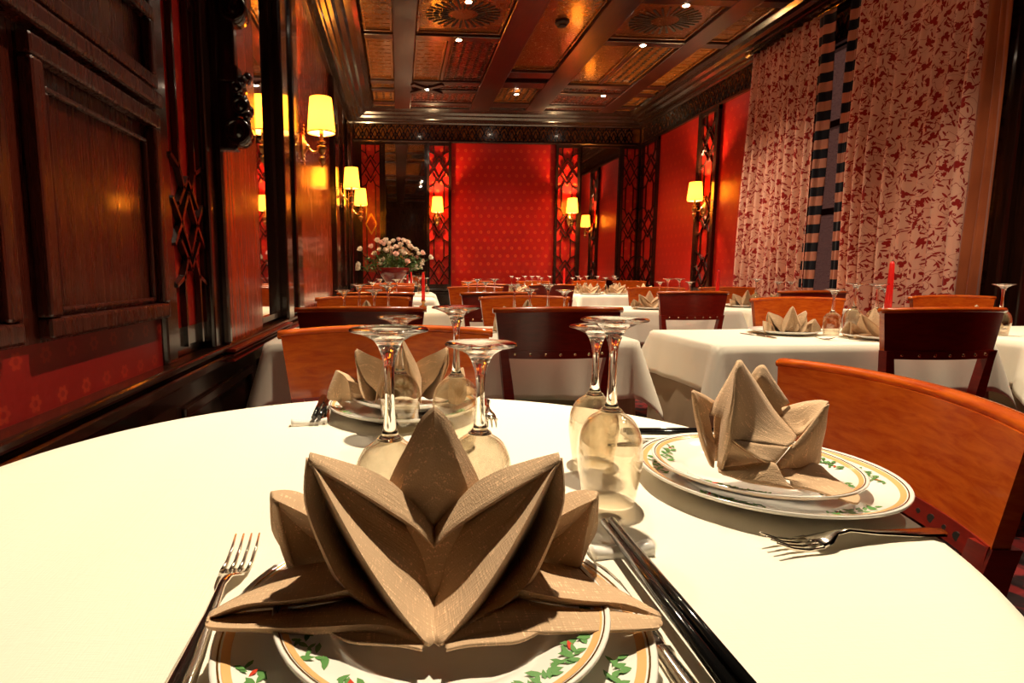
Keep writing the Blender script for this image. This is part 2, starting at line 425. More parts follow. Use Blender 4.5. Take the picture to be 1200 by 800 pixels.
MOT = (2.32, 1.62, .98)
lattice(-.50, -.20, .78, 2.67, 'y', YB, -1, (2.32, .98), gilt=1.62, paper='paper_y')
lattice(.38, .70, .78, 2.67, 'y', YB, -1, MOT, paper='paper_y')
lattice(2.09, 2.42, .78, 2.67, 'y', YB, -1, MOT, paper='paper_y')
lattice(2.98, 3.25, .78, 2.67, 'y', YB, -1, MOT, paper='paper_y')
lattice(7.02, 7.50, .78, 2.67, 'x', XR, -1, MOT)
lattice(5.68, 6.06, .78, 2.67, 'x', XR, -1, MOT, bw=.05)
lattice(1.50, 1.76, .80, 2.67, 'x', XL, 1, (1.90, 1.13), paper='paper_x', bw=.02, fd=.022, ms=.72)
lattice(5.40, 6.0, .80, 2.67, 'x', XL, 1, MOT)
lattice(6.5, 7.0, .80, 2.67, 'x', XL, 1, MOT)
# mirrors
def mirror(label, x0, x1, y0, y1, z0, z1, axis):
    g = thing('wall_mirror', label, 'mirror', ((x0 + x1) / 2, (y0 + y1) / 2, z0))
    off = Vector((-(x0 + x1) / 2, -(y0 + y1) / 2, -z0))
    b = NB(); box(b, x0, x1, y0, y1, z0, z1); obj('mirror_glass', b, 'mirror', g).location = off
    b = NB(); f = .02
    if axis == 'y':
        y = y0 - .012
        for (p, q, r, s) in ((x0 - f, x0 + .004, z0 - f, z1 + f), (x1 - .004, x1 + f, z0 - f, z1 + f), (x0, x1, z0 - f, z0 + .004), (x0, x1, z1 - .004, z1 + f)): box(b, p, q, y, y1, r, s)
    else:
        x = x1 + .012
        for (p, q, r, s) in ((y0 - f, y0 + .004, z0 - f, z1 + f), (y1 - .004, y1 + f, z0 - f, z1 + f), (y0, y1, z0 - f, z0 + .004), (y0, y1, z1 - .004, z1 + f)): box(b, x0, x, p, q, r, s)
    obj('frame', b, 'lacquer', g).location = off
mirror('tall narrow wall mirror on the back wall behind the white flowers', -.165, .355, YB - .01, YB, .80, 2.64, 'y')
mirror('tall wall mirror in the right part of the back wall, reflecting a lit sconce', 2.45, 2.96, YB - .01, YB, .80, 2.64, 'y')
mirror('tall mirror on the left wall between the carved bracket and the near sconce', XL, XL + .01, 2.44, 2.80, .80, 2.66, 'x')

# ---- left wall woodwork
b = NB(); box(b, XL, XL + .02, YF + .05, 1.44, .885, 2.67); trim(b, 'panel')
def frame_x(bm, y0, y1, z0, z1, wd, d0, d1):      # raised frame lying on the left wall
    box(bm, XL + d0, XL + d1, y0, y1, z0, z0 + wd, .006); box(bm, XL + d0, XL + d1, y0, y1, z1 - wd, z1, .006)
    box(bm, XL + d0, XL + d1, y0, y0 + wd, z0 + wd, z1 - wd, .006); box(bm, XL + d0, XL + d1, y1 - wd, y1, z0 + wd, z1 - wd, .006)
b = NB()
for (y0, y1) in ((.945, 1.425), (.25, .88)):
    frame_x(b, y0, y1, .89, 1.365, .035, .02, .045)
    frame_x(b, y0 + .055, y1 - .05, .93, 1.30, .010, .02, .032)
    frame_x(b, y0, y1, 1.42, 1.60, .03, .02, .045)
    frame_x(b, y0, y1, 1.66, 2.5, .03, .02, .045)
box(b, XL, XL + .055, .25, 1.425, 1.375, 1.41, .008)
trim(b, 'panel')
b = NB(); box(b, XL, XL + .026, 1.435, 1.505, .76, 2.67, .01); box(b, XL, XL + .04, 1.755, 1.83, .76, 2.67, .01); box(b, XL, XL + .06, 1.83, 1.875, .76, 2.67, .015); trim(b, 'lacquer')
b = NB(); box(b, XL, XL + .03, 1.875, 2.40, .76, 2.67); trim(b, 'warmpanel')
b = NB(); box(b, XL, XL + .06, 2.83, 2.97, .76, 2.67, .012); box(b, XL, XL + .04, 2.97, 3.12, .76, 2.67, .008); box(b, XL, XL + .06, 3.12, 3.30, .76, 2.67, .02); trim(b, 'lacquer')
b = NB(); box(b, XL, XL + .012, 3.30, 5.12, .76, 2.67); trim(b, 'warmpanel')
b = NB(); box(b, XL, XL + .06, 5.12, 5.40, .76, 2.67, .012); trim(b, 'lacquer')
b = NB(); box(b, XL, XL + .03, 6.0, 6.5, .76, 2.67); trim(b, 'lacquer')
b = NB(); box(b, XL, XL + .012, 7.0, 7.6, .76, 2.67); trim(b, 'paper_x')
# right wall dark pillar between curtains and the near red field
b = NB(); box(b, XR - .10, XR, 2.78, 3.05, .0, 2.67, .015); box(b, XR - .06, XR, 2.70, 2.78, .0, 2.67, .01); trim(b, 'lacquer')
# dado and ledge on each wall
def dado(x0, x1, y0, y1, plane):
    b = NB()
    if plane == 'L':
        box(b, XL, XL + .02, y0, y1, 0, .70); box(b, XL, XL + .045, y0, y1, .70, .735, .008); box(b, XL, XL + .03, y0, y1, .735, .748, .003); box(b, XL, XL + .055, y0, y1, .748, .768, .006)
        y = y0 + .1
        while y < y1 - .7: frame_x(b, y, y + .7, .12, .64, .03, .02, .035); y += .85
    elif plane == 'R':
        box(b, XR - .03, XR, y0, y1, 0, .70); box(b, XR - .05, XR, y0, y1, .70, .735, .008); box(b, XR - .06, XR, y0, y1, .735, .775, .006)
    else:
        box(b, x0, x1, YB - .04, YB, 0, .70); box(b, x0, x1, YB - .06, YB, .70, .735, .008); box(b, x0, x1, YB - .075, YB, .735, .775, .006); box(b, x0, x1, YB - .055, YB, .56, .58, .004)
    return b
struct('baseboard_left', dado(0, 0, YF + .01, YB - .08, 'L'), 'lacquer')
struct('baseboard_back', dado(XL + .01, XR - .01, 0, 0, 'B'), 'lacquer')
struct('baseboard_right', dado(0, 0, 5.1, YB - .08, 'R'), 'lacquer')
# gilded line along the ledge beyond the carved bracket
b = NB(); box(b, XL + .0, XL + .075, 1.84, 2.83, .742, .752, .002); box(b, XL, XL + .068, 1.84, 2.83, .727, .734, .002); box(b, XL, XL + .07, 1.84, 3.3, .71, .716, .002); trim(b, 'chairdark_and_shade')

# ---- frieze and cornice
def frieze():
    prof = [(.0, 2.66), (.045, 2.66), (.05, 2.675), (.045, 2.69), (.028, 2.695), (.028, 2.88), (.05, 2.885), (.06, 2.90), (.09, 2.905), (.10, 2.925), (.13, 2.93), (.15, 2.955), (.19, 2.962), (.21, 2.985), (.26, 2.99), (.30, 3.01), (.32, 3.06), (.0, 3.06)]
    for nm in ('L', 'R', 'B'):
        b = NB(); rows = []
        for d, z in prof:
            if nm == 'L': rows.append([(XL + d, YF, z), (XL + d, YB - d, z)])
            elif nm == 'R': rows.append([(XR - d, YF, z), (XR - d, YB - d, z)])
            else: rows.append([(XL + d, YB - d, z), (XR - d, YB - d, z)])
        grid(b, rows, smooth=False)
        trim(b, 'lacquer')
        # pierced zigzag fretwork on the flat of the frieze: amber ground with dark pointed arches
        g = NB(); f = NB(); z0, z1, zm = 2.70, 2.875, 2.79; d = .032; step = .105
        u0, u1 = (YF + .1, YB - .05) if nm in 'LR' else (XL + .05, XR - .05)
        if nm in 'LR': u0 = 1.5
        def pt(u, z, dd): return (XL + dd, u, z) if nm == 'L' else ((XR - dd, u, z) if nm == 'R' else (u, YB - dd, z))
        n = {'L': (1, 0, 0), 'R': (-1, 0, 0), 'B': (0, -1, 0)}[nm]
        p, q = pt(u0, z0, .029), pt(u1, z1, .031); box(g, p[0], q[0], p[1], q[1], z0, z1); trim(g, 'ceilpanel')
        u = u0
        while u < u1 - step:
            for (a, za, c, zc) in ((u, z0, u + step / 2, zm + .03), (u + step / 2, zm + .03, u + step, z0), (u, zm + .01, u + step / 2, z1), (u + step / 2, z1, u + step, zm + .01), (u + step / 2, z0, u, zm), (u + step / 2, z0, u + step, zm), (u, zm, u, z0)):
                bar(f, pt(a, za, .031), pt(c, zc, .031), n, .012, .008)
            for s in (.0, .33, .66):
                c = u + s * step + .017; bar(f, pt(c - .008, z1 - .035, .031), pt(c + .008, z1 - .012, .031), n, .012, .008)
            u += step
        trim(f, 'lacquer')
frieze()

# ---- coffered ceiling (symmetrical about x = 1.36)
ZB = 3.0
xb = [(-.03, .165), (.90, 1.15), (1.60, 1.84), (2.55, 2.74)]       # beams running the length of the room
b = NB()
for x0, x1 in xb: box(b, x0, x1, YF, YB - .3, ZB, ZC, .008)
mod = 2.9
ycross = []
y = -1.3
cross = [4.36, 5.16, 6.34, 6.62, 7.10]
allc = sorted(set([round(c - 2.9 * k, 3) for c in (4.36, 5.16) for k in (0, 1, 2)] + cross + [5.78 - 2.9, 5.78 - 5.8]))
for yc in allc:
    if yc < YF + .1: continue
    for x0, x1 in ((-.28, -.03), (.165, .90), (1.84, 2.55), (2.74, 2.95)): box(b, x0, x1, yc - .05, yc + .05, ZB + .004, ZC, .006)
for yc in (6.02, 6.34, 7.10, 3.1, .2): box(b, 1.15, 1.60, yc - .09, yc + .09, ZB + .004, ZC, .006)
trim(b, 'ceilwood')
def inner_frame(bm, x0, x1, y0, y1, s, z, h):
    for (p, q, r, t_) in ((x0, x1, y0, y0 + s), (x0, x1, y1 - s, y1), (x0, x0 + s, y0 + s, y1 - s), (x1 - s, x1, y0 + s, y1 - s)): box(bm, p, q, r, t_, z, z + h, .004)
def coffer(x0, x1, y0, y1, m, orn):
    b = NB(); box(b, x0 + .004, x1 - .004, y0 + .004, y1 - .004, ZC - .022, ZC - .002)
    inner_frame(b, x0 + .004, x1 - .004, y0 + .004, y1 - .004, .022, ZC - .036, .02)
    n = len(b.faces)
    if orn == 'sun':
        cx, cy = (x0 + x1) / 2, (y0 + y1) / 2
        for k in range(28):
            a = 2 * PI * k / 28; rx, ry = (x1 - x0) * .40, (y1 - y0) * .34
            for (r0, r1, wd) in ((.42, .62, .012), (.67, .80, .014), (.85, 1.0, .016)):
                p = Vector((cx + rx * r0 * math.cos(a), cy + ry * r0 * math.sin(a), ZC - .024)); q = Vector((cx + rx * r1 * math.cos(a), cy + ry * r1 * math.sin(a), ZC - .024))
                bar(b, p, q, (0, 0, -1), wd, .004, 1)
    elif orn == 'dots':
        nx, ny = max(2, int((x1 - x0) / .075)), max(2, int((y1 - y0) / .05))
        for i in range(nx):
            for j in range(ny):
                cx, cy = x0 + (i + .5) * (x1 - x0) / nx, y0 + (j + .5) * (y1 - y0) / ny
                box(b, cx - .012, cx + .012, cy - .009, cy + .009, ZC - .027, ZC - .02, 0, 1)
    elif orn == 'ripple':
        ny = max(3, int((y1 - y0) / .085))
        for j in range(ny):
            for i in range(3):
                cx = x0 + (i + .3 + .35 * (j % 2)) * (x1 - x0) / 3; cy = y0 + (j + .5) * (y1 - y0) / ny
                box(b, cx - .03, cx + .03, cy - .004, cy + .004, ZC - .025, ZC - .02, 0, 0)
    trim(b, [m, 'cut'])
ys = [y for y in allc if y > YF + .1]
for (x0, x1, side) in ((-.28, -.03, 'o'), (.165, .90, 'i'), (1.84, 2.55, 'i'), (2.74, 2.95, 'o')):
    for ya, yb in zip(ys, ys[1:] + [7.28]):
        a, c = ya + .05, yb - .05 if yb != 7.28 else 7.28
        if c - a < .12: continue
        if side == 'o': coffer(x0, x1, a, c, 'ceilpanel', 'ripple' if c - a > .6 else 'dots')
        elif .55 < c - a < .8: coffer(x0, x1, a, c, 'ceilpanel', 'sun')
        elif c - a >= .8:
            xm = x0 + (x1 - x0) * (.42 if x0 < 1 else .52)
            coffer(x0, xm - .02, a, c, 'ceilpanel' if x0 < 1 else 'ceilpanel', 'ripple' if x0 < 1 else None)
            bb = NB(); box(bb, xm - .02, xm + .02, a, c, ZB + .02, ZC - .002, .005); trim(bb, 'ceilwood')
            coffer(xm + .02, x1, a, c, 'ceilred' if x0 < 1 else 'ceilpanel', 'dots')
        else: coffer(x0, x1, a, c, 'ceilred', 'dots')
for ya, yb in ((6.43, 7.01), (3.19, 5.93), (.29, 3.01), (-2, .11)): coffer(1.15, 1.60, ya, yb, 'ceilpanel', 'dots' if ya > 6 else None)
# small cross rosette over the flowers' end of the ceiling
b = NB()
for s in (-1, 1): obox(b, (.33, 6.48, ZB - .006), Vector((1, s * .9, 0)).normalized(), Vector((-s * .9, 1, 0)).normalized(), (0, 0, 1), .22, .028, .012)
trim(b, 'ceilwood')
# smoke detector
g = thing('smoke_detector', 'small round brown smoke detector on the middle ceiling panel', 'smoke detector', (1.36, 4.83, ZC - .022))
b = NB(); lathe(b, [(0, 0), (.055, 0), (.058, -.012), (.05, -.02), (.036, -.034), (0, -.036)], 24); obj('housing', b, 'detector', g)
b = NB(); lathe(b, [(.036, -.033), (.04, -.037), (.02, -.042), (0, -.042)], 20); obj('grille', b, 'cut', g)

# ---- downlights
def downlight(x, y, label, power, aim=None, z=ZB, size=104, blend=1.0):
    g = thing('ceiling_downlight', label, 'ceiling light', (x, y, z))
    b = NB(); lathe(b, [(.022, -.004), (.034, -.006), (.038, -.001), (.038, .002), (.024, .002)], 20, closed=True); obj('trim_ring', b, 'brass', g)
    b = NB(); lathe(b, [(0, -.010), (.015, -.009), (.024, -.004), (.024, 0), (0, .0)], 16); obj('lamp_face', b, 'spotlit', g)
    ld = bpy.data.lights.new('downlight', 'SPOT'); ld.energy = power; ld.spot_size = math.radians(size); ld.spot_blend = blend; ld.shadow_soft_size = .03; ld.color = SPOTWARM
    lo = bpy.data.objects.new('light', ld); COL.objects.link(lo); lo.parent = g; lo.location = (0, 0, -.02)
    if aim: lo.rotation_euler = (Vector(aim) - Vector((x, y, z))).to_track_quat('-Z', 'Y').to_euler()
    lo.visible_glossy = True
    return g
downlight(.54, 4.46, 'ceiling downlight nearest the top edge, left of the sunburst panel pair', P_SPOT)
downlight(.54, 5.16, 'ceiling downlight just behind the left sunburst ceiling panel', P_SPOT)
downlight(2.19, 4.40, 'ceiling downlight at the near end of the right sunburst ceiling panel', P_SPOT)
downlight(2.19, 5.16, 'ceiling downlight just behind the right sunburst ceiling panel', P_SPOT)
downlight(1.355, 6.62, 'far ceiling downlight above the middle of the back wall', P_SPOT, z=ZB + .0)
downlight(2.36, 6.60, 'far ceiling downlight toward the right rear corner', P_SPOT)
downlight(.54, 2.26, 'ceiling downlight above the second row of tables, out of the picture at left', P_SPOT)
downlight(2.19, 2.26, 'ceiling downlight above the second row of tables, out of the picture at right', P_SPOT)
downlight(.54, 1.50, 'ceiling downlight over the round table, above the picture', P_TABLE, aim=(.15, .75, .75), size=62, blend=.8)
downlight(2.19, 1.50, 'ceiling downlight above the right-hand table, out of the picture', P_SPOT)
downlight(.33, 6.48, 'amber ceiling light in the crossed wooden rosette above the flowers', 90, z=ZB - .012)

# ============================================================ SCONCES (built pointing along +Y from a wall at y=0; origin at the wall plate)
def sconce(label, loc, rz, power=P_SCONCE):
    g = thing('wall_sconce', label, 'wall lamp', loc, rz)
    b = NB(); lathe(b, [(0, 0), (.038, .0), (.042, .006), (.032, .014), (.02, .018), (.012, .03), (0, .034)], 20, mat4=Matrix.Rotation(-PI / 2, 4, 'X') @ Matrix.Diagonal((1, 2.0, 1, 1)))
    for s in (-1, 1):
        for i in range(5): ball(b, (s * .018 * math.sin(i * .8), .014, .03 + .022 * i), .010 - .001 * i, (1, .6, 1), 8)
        for i in range(4): ball(b, (s * .014 * math.sin(i * .9), .014, -.03 - .022 * i), .010 - .001 * i, (1, .6, 1), 8)
    ball(b, (0, .03, 0), .016, seg=12); obj('wall_plate', b, 'brass', g)
    b = NB(); pts = [(0, .03, .0), (0, .06, -.028), (0, .08, -.028), (0, .10, -.012), (0, .112, .012)]
    tube(b, pts, [.007, .006, .006, .006, .007], 8)
    obj('arm', b, 'brass', g)
    b = NB(); c = (0, .112, 0)
    lathe(b, [(0, -.115), (.004, -.112), (.006, -.10), (.004, -.096), (.016, -.086), (.021, -.07), (.016, -.055), (.006, -.05), (.007, -.042), (.018, -.034), (.024, -.018), (.028, .0), (.022, .006), (.010, .010), (.010, .016), (.024, .024), (.026, .028), (.010, .030), (0, .030)], 16, c)
    obj('candle_cup', b, 'brass', g)
    b = NB(); lathe(b, [(0, .03), (.011, .03), (.011, .10), (.008, .104), (0, .104)], 12, c); obj('candle_sleeve', b, 'brass', g)
    b = NB(); lathe(b, [(.009, .104), (.018, .125), (.021, .142), (.016, .162), (.006, .18), (0, .183)], 12, c); obj('bulb', b, 'bulb', g)
    b = NB(); r0, r1, z0, z1 = .079, .061, .075, .265
    lathe(b, [(r0, z0), (r0 - .001, z0 + .003), (r1, z1), (r1 - .0015, z1), (r0 - .0025, z0 + .003), (r0 - .0015, z0)], 32, c, closed=True)
    sh = obj('lamp_shade', b, 'shade', g)
    b = NB(); lathe(b, [(r0 + .001, z0 - .002), (r0 + .001, z0 + .004), (r0 - .003, z0 + .004), (r0 - .003, z0 - .002)], 32, c, closed=True); obj('rim_wire', b, 'brass', sh)
    ld = bpy.data.lights.new('sconce', 'POINT'); ld.energy = power; ld.shadow_soft_size = .02; ld.color = WARM
    lo = bpy.data.objects.new('light', ld); COL.objects.link(lo); lo.parent = g; lo.location = (0, .112, .20)
    return g
sconce('nearest brass wall sconce with a yellow shade, on the red wood panel at the left', (XL + .06, 3.345, 1.70), -PI / 2, P_SCONCE * 1.6)
sconce('second brass sconce along the left wall, its shade just above the third', (XL + .05, 5.55, 1.71), -PI / 2)
sconce('brass wall sconce farthest along the left wall, just left of the back corner', (XL + .05, 6.85, 1.70), -PI / 2)
sconce('wall sconce on the back wall lattice left of the red wallpaper, above the flowers', (.51, YB - .05, 1.69), PI, P_SCONCE * 1.5)
sconce('wall sconce on the back wall lattice right of the red wallpaper', (2.29, YB - .05, 1.69), PI, P_SCONCE * 1.5)
sconce('wall sconce on the right wall lattice beside the floral curtain', (XR - .05, 5.84, 1.66), PI / 2, P_SCONCE * 1.8)

# carved bracket standing out from the left wall
g = thing('carved_bracket', 'dark carved wood bracket with scrolls standing out of the left wall above the amber panel', 'bracket', (XL + .02, 1.875, 1.375))
b = NB(); box(b, -.02, .085, -.02, .02, 0, 1.27, .006); obj('board', b, 'lacquer', g)
def scroll(bm, z, h):
    # a turned volute and leaf profile, axis across the board
    for (dx, dz, r) in ((.085, .055, .042), (.098, .13, .026), (.088, .185, .020)):
        m4 = Matrix.Translation((dx, 0, z + dz)) @ Matrix.Rotation(PI / 2, 4, 'X')
        lathe(bm, [(0, -.034), (r * .35, -.036), (r * .45, -.030), (r * .7, -.030), (r * .8, -.036), (r, -.030), (r, .030), (r * .8, .036), (r * .7, .030), (r * .45, .030), (r * .35, .036), (0, .034)], 20, mat4=m4)
    for i in range(9): ball(bm, (.105 + .012 * math.sin(i * .9), .012 * (-1) ** i, z + .09 + i * (h - .1) / 9), .015, (1, 1.2, 1.3), 8)
    box(bm, .02, .095, -.03, .03, z + .2, z + h, .006)
b = NB(); scroll(b, 0.0, .25); obj('scroll', b, 'lacquer', g)
b = NB(); scroll(b, .36, .30); obj('scroll', b, 'lacquer', g)
b = NB(); box(b, -.02, .13, -.035, .035, .72, .76, .008); obj('shelf_moulding', b, 'lacquer', g)

# ============================================================ CURTAINS
def drape(y0, y1, x, z0, z1, folds, amp, seed, spread=0., wob=.012):
    """hanging cloth between y0 and y1; rows run along y, uv in metres of cloth"""
    rnd = random.Random(seed); n = int(folds * 14); ph = [rnd.uniform(0, 6.28) for _ in range(8)]
    cy = (y0 + y1) / 2; zs = [z1 - (z1 - z0) * k / 26 for k in range(27)]
    rows = []; arc = [0]
    for k, z in enumerate(zs):
        t_ = k / 26; row = []
        for i in range(n + 1):
            u = i / n; y = y0 + (y1 - y0) * u; y = cy + (y - cy) * (1 + spread * t_ ** 1.4)
            a = 2 * PI * folds * u + .6 * math.sin(2.1 * u * PI + ph[0]) + .5 * math.sin(5 * u * PI + ph[1])
            am = amp * (.75 + .35 * math.sin(3 * PI * u + ph[2])) * (.55 + .6 * min(1, t_ * 2.5))
            xx = x + am * math.sin(a) + am * .35 * math.sin(2 * a + ph[3] + 1.2 * t_) + wob * math.sin(4 * t_ + 6 * u + ph[4])
            row.append((xx, y + am * .25 * math.cos(a) + .008 * math.sin(7 * t_ + ph[5]), z))
        rows.append(row)
    mid = rows[13]
    for p, q in zip(mid, mid[1:]): arc.append(arc[-1] + math.dist(p, q))
    return rows, (lambda a, i: (arc[i] + seed * 3.1, zs[a]))
def cloth_obj(name, rows_uv, m, parent):
    b = NB(); rows, uv = rows_uv; grid(b, rows, uv=uv); o = obj(name, b, m, parent, recalc=False); solid(o, .003); return o
def curtain(label, y0, y1, seed, folds, trim_side, lining=None, spread=.08):
    g = thing('curtain', label, 'curtain', (0, 0, 0))
    o = cloth_obj('curtain_panel', drape(y0, y1, XR - .17, .06, 2.86, folds, .034, seed, spread), 'floral', g)
    ty0, ty1 = (y0 - .125, y0 + .012) if trim_side < 0 else (y1 - .012, y1 + .085)
    sh = -spread * .5 * (y1 - y0) if trim_side < 0 else 0
    rows, uv = drape(ty0, ty1, XR - .165, .06, 2.86, 1.7, .016, seed + 3, 0)
    cloth_obj('striped_border', (rows, uv), 'stripe', g)
    if lining: cloth_obj('lining', drape(lining[0], lining[1], XR - .19, .06, 2.86, 2, .014, seed + 5, .1), 'lining', g)
    return g
curtain('left floral curtain of cream and red cloth, beside the right wall sconce', 4.16, 4.955, 1, 9, -1, spread=.10)
curtain('right floral curtain of cream and red cloth, the larger one with a rust lining edge', 2.90, 3.79, 2, 8, 1, (2.79, 2.91), spread=.02)
g = thing('curtain_rod', 'dark curtain rod with a shiny round end knob under the cornice', 'curtain rod', (XR - .17, 5.0, 2.90))
b = NB(); tube(b, [(0, -2.35, 0), (0, 0, 0)], .016, 12); obj('rod', b, 'lacquer', g)
b = NB(); lathe(b, [(0, 0), (.02, 0), (.024, .008), (.012, .014), (.026, .03), (.030, .045), (.022, .06), (0, .066)], 16, mat4=Matrix.Rotation(-PI / 2, 4, 'X')); obj('end_knob', b, 'brass', g)
for k in range(26):
    y = -.04 - k * .088
    if -1.22 < y < -1.08: continue
    b = NB(); m4 = Matrix.Translation((0, y, -.006)) @ Matrix.Rotation(PI / 2, 4, 'X')
    lathe(b, [(.018 + .004 * math.cos(a), .004 * math.sin(a)) for a in (0, 1.57, 3.14, 4.71)], 14, mat4=m4, closed=True); obj('curtain_ring', b, 'lacquer', g)
b = NB(); box(b, -.01, .17, -.03, -.015, -.012, .012, .003); box(b, -.01, .17, -2.2, -2.185, -.012, .012, .003); obj('bracket', b, 'lacquer', g)

# ============================================================ CHAIR (faces +Y, origin on the floor under the seat)
def chair_proto():
    g = thing('dining_chair', '', 'chair')
    bx = -.19                                         # plane of the backrest (y)
    def arc(x): return bx - .045 + .045 * (x / .22) ** 2   # plan curve: ends come forward
    def shell(z, x): return arc(x) - .10 * (z - .46) * .9
    def wd(z): return .165 + (z - .46) * .135 if z > .46 else .165       # half width flares to the top
    # panel, 22 mm thick
    def slab(z0, z1, inset, th0, th1, nz=5, nx=18, crown=0):
        rows = []
        prof = []
        for k in range(nz + 1): prof.append((z0 + (z1 - z0) * k / nz, th0))
        for k in range(nz, -1, -1): prof.append((z0 + (z1 - z0) * k / nz, -th1))
        for z, t_ in prof:
            row = []
            for i in range(nx + 1):
                s = -1 + 2 * i / nx; x = s * (wd(z) - inset); zz = z + crown * (1 - s * s) * ((z - z0) / (z1 - z0))
                row.append((x, shell(z, x) + t_, zz))
            rows.append(row)
        rows.append(rows[0]); return rows
    def closed(rows):
        b = NB(); grid(b, rows, smooth=True); bmesh.ops.remove_doubles(b, verts=b.verts, dist=1e-5)
        eds = [e for e in b.edges if e.is_boundary]; bmesh.ops.holes_fill(b, edges=eds); return b
    o = obj('backrest', closed(slab(.735, .866, .004, .010, .010, crown=.006)), ['chair', 'chairdark_and_shade'], g)
    for p in o.data.polygons:          # same wood outside; its shade is put into the darker colour
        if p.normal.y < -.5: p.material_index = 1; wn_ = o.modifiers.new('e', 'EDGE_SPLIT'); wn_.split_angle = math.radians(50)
    # rolled top rail
    b = NB(); pts = []
    for i in range(21):
        s = -1 + 2 * i / 20; x = s * (wd(.876) + .002); pts.append((x, shell(.876, x) - .004, .870 + .006 * (1 - s * s)))
    rings = []
    for p in pts:
        rings.append([(p[0], p[1] + .0125 * math.cos(a), p[2] + .0095 * math.sin(a)) for a in [2 * PI * k / 12 for k in range(13)]])
    grid(b, rings); bmesh.ops.remove_doubles(b, verts=b.verts, dist=1e-5); bmesh.ops.holes_fill(b, edges=[e for e in b.edges if e.is_boundary]); obj('top_rail', b, 'chair', g)
    # nailed lower rail
    rb = closed(slab(.708, .737, .006, .012, .012, 2))
    for i in range(15):
        x = -.168 + .024 * i; r = .0062 if i % 2 else .0035; m4 = Matrix.Translation((x, shell(.722, x) + .0122, .722)) @ Matrix.Rotation(-PI / 2, 4, 'X')
        lathe(rb, [(r, -.002), (r, .0004), (0, .0004)], 10, mi=1, mat4=m4)
    o = obj('lower_rail', rb, ['chairdark_and_shade', 'cut'], g); e = o.modifiers.new('e', 'EDGE_SPLIT'); e.split_angle = math.radians(50)
    for i in range(7):
        b = NB(); x = -.15 + .05 * i; ball(b, (0, 0, 0), .0062, (1, .6, 1), 8); obj('nail_head', b, 'nail', o, (x, shell(.722, x) - .013, .722))
    for s in (-1, 1):
        b = NB(); rr = []
        for k in range(11):
            z = .88 * k / 10
            if z > .46: x = s * (wd(z) - .016); y = shell(z, x)
            else: x = s * .165; y = shell(.46, .165) - .06 * ((.46 - z) / .46) ** 1.5
            hw = .017 if z < .7 else .014
            rr.append([(x - hw, y - .016, z), (x + hw, y - .016, z), (x + hw, y + .016, z), (x - hw, y + .016, z), (x - hw, y - .016, z)])
        rr = rr[:-2] + [[(q[0] + s * (wd(.735) - wd(.704)), q[1] - .0028, .735) for q in rr[-3]]]
        grid(b, rr, smooth=False); bmesh.ops.remove_doubles(b, verts=b.verts, dist=1e-5); bmesh.ops.holes_fill(b, edges=[e for e in b.edges if e.is_boundary]); obj('leg', b, 'chairdark_and_shade', g)
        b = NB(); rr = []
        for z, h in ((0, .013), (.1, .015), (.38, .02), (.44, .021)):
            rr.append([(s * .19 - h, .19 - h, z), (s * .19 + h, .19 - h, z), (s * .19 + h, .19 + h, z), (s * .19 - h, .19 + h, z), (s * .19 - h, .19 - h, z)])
        grid(b, rr, smooth=False); bmesh.ops.remove_doubles(b, verts=b.verts, dist=1e-5); bmesh.ops.holes_fill(b, edges=[e for e in b.edges if e.is_boundary]); obj('leg', b, 'chairdark_and_shade', g)
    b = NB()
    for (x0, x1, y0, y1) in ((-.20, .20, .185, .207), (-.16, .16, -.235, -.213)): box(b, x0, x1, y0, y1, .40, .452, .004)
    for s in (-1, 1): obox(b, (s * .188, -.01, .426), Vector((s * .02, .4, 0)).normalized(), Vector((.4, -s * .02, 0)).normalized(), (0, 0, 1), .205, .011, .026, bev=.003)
    obj('seat_frame', b, 'chairdark_and_shade', g)
    b = NB(); rows = []
    for k, (z, q) in enumerate(((.452, .98), (.470, 1.0), (.486, .985), (.496, .90), (.500, .6), (.501, .0))):
        row = []
        for i in range(33):
            a = 2 * PI * i / 32; c, s_ = math.cos(a), math.sin(a); e_ = 4
            rr_ = (abs(c) ** e_ + abs(s_) ** e_) ** (-1 / e_); x = .205 * rr_ * c; y = .21 * rr_ * s_; x *= 1 - .10 * (.21 - y) / .42
            row.append((x * q, y * q - .012, z))
        rows.append(row)
    rows.insert(0, [(p[0] * .9, p[1] * .9, .450) for p in rows[0]])
    grid(b, rows); bmesh.ops.remove_doubles(b, verts=b.verts, dist=1e-5); bmesh.ops.holes_fill(b, edges=[e for e in b.edges if e.is_boundary]); obj('seat', b, 'green', g)
    return g
CH = chair_proto(); ch_used = [False]
def chair(x, y, rz, label, group=None):
    """x, y = middle of the top rail; rz = the way the chair faces (0 = away from the camera)"""
    off = .285; px, py = x + off * -math.sin(rz), y + off * math.cos(rz)
    if not ch_used[0]:
        ch_used[0] = True; CH.location = (px, py, 0); CH.rotation_euler = (0, 0, rz); CH['label'] = label
        if group: CH['group'] = group
        return CH
    o = dup(CH, (px, py, 0), rz, label, group); o.scale = (1, 1, 1); return o
AWAY, FACE = 0.0, PI       # AWAY: we see its back; FACE: it faces the camera

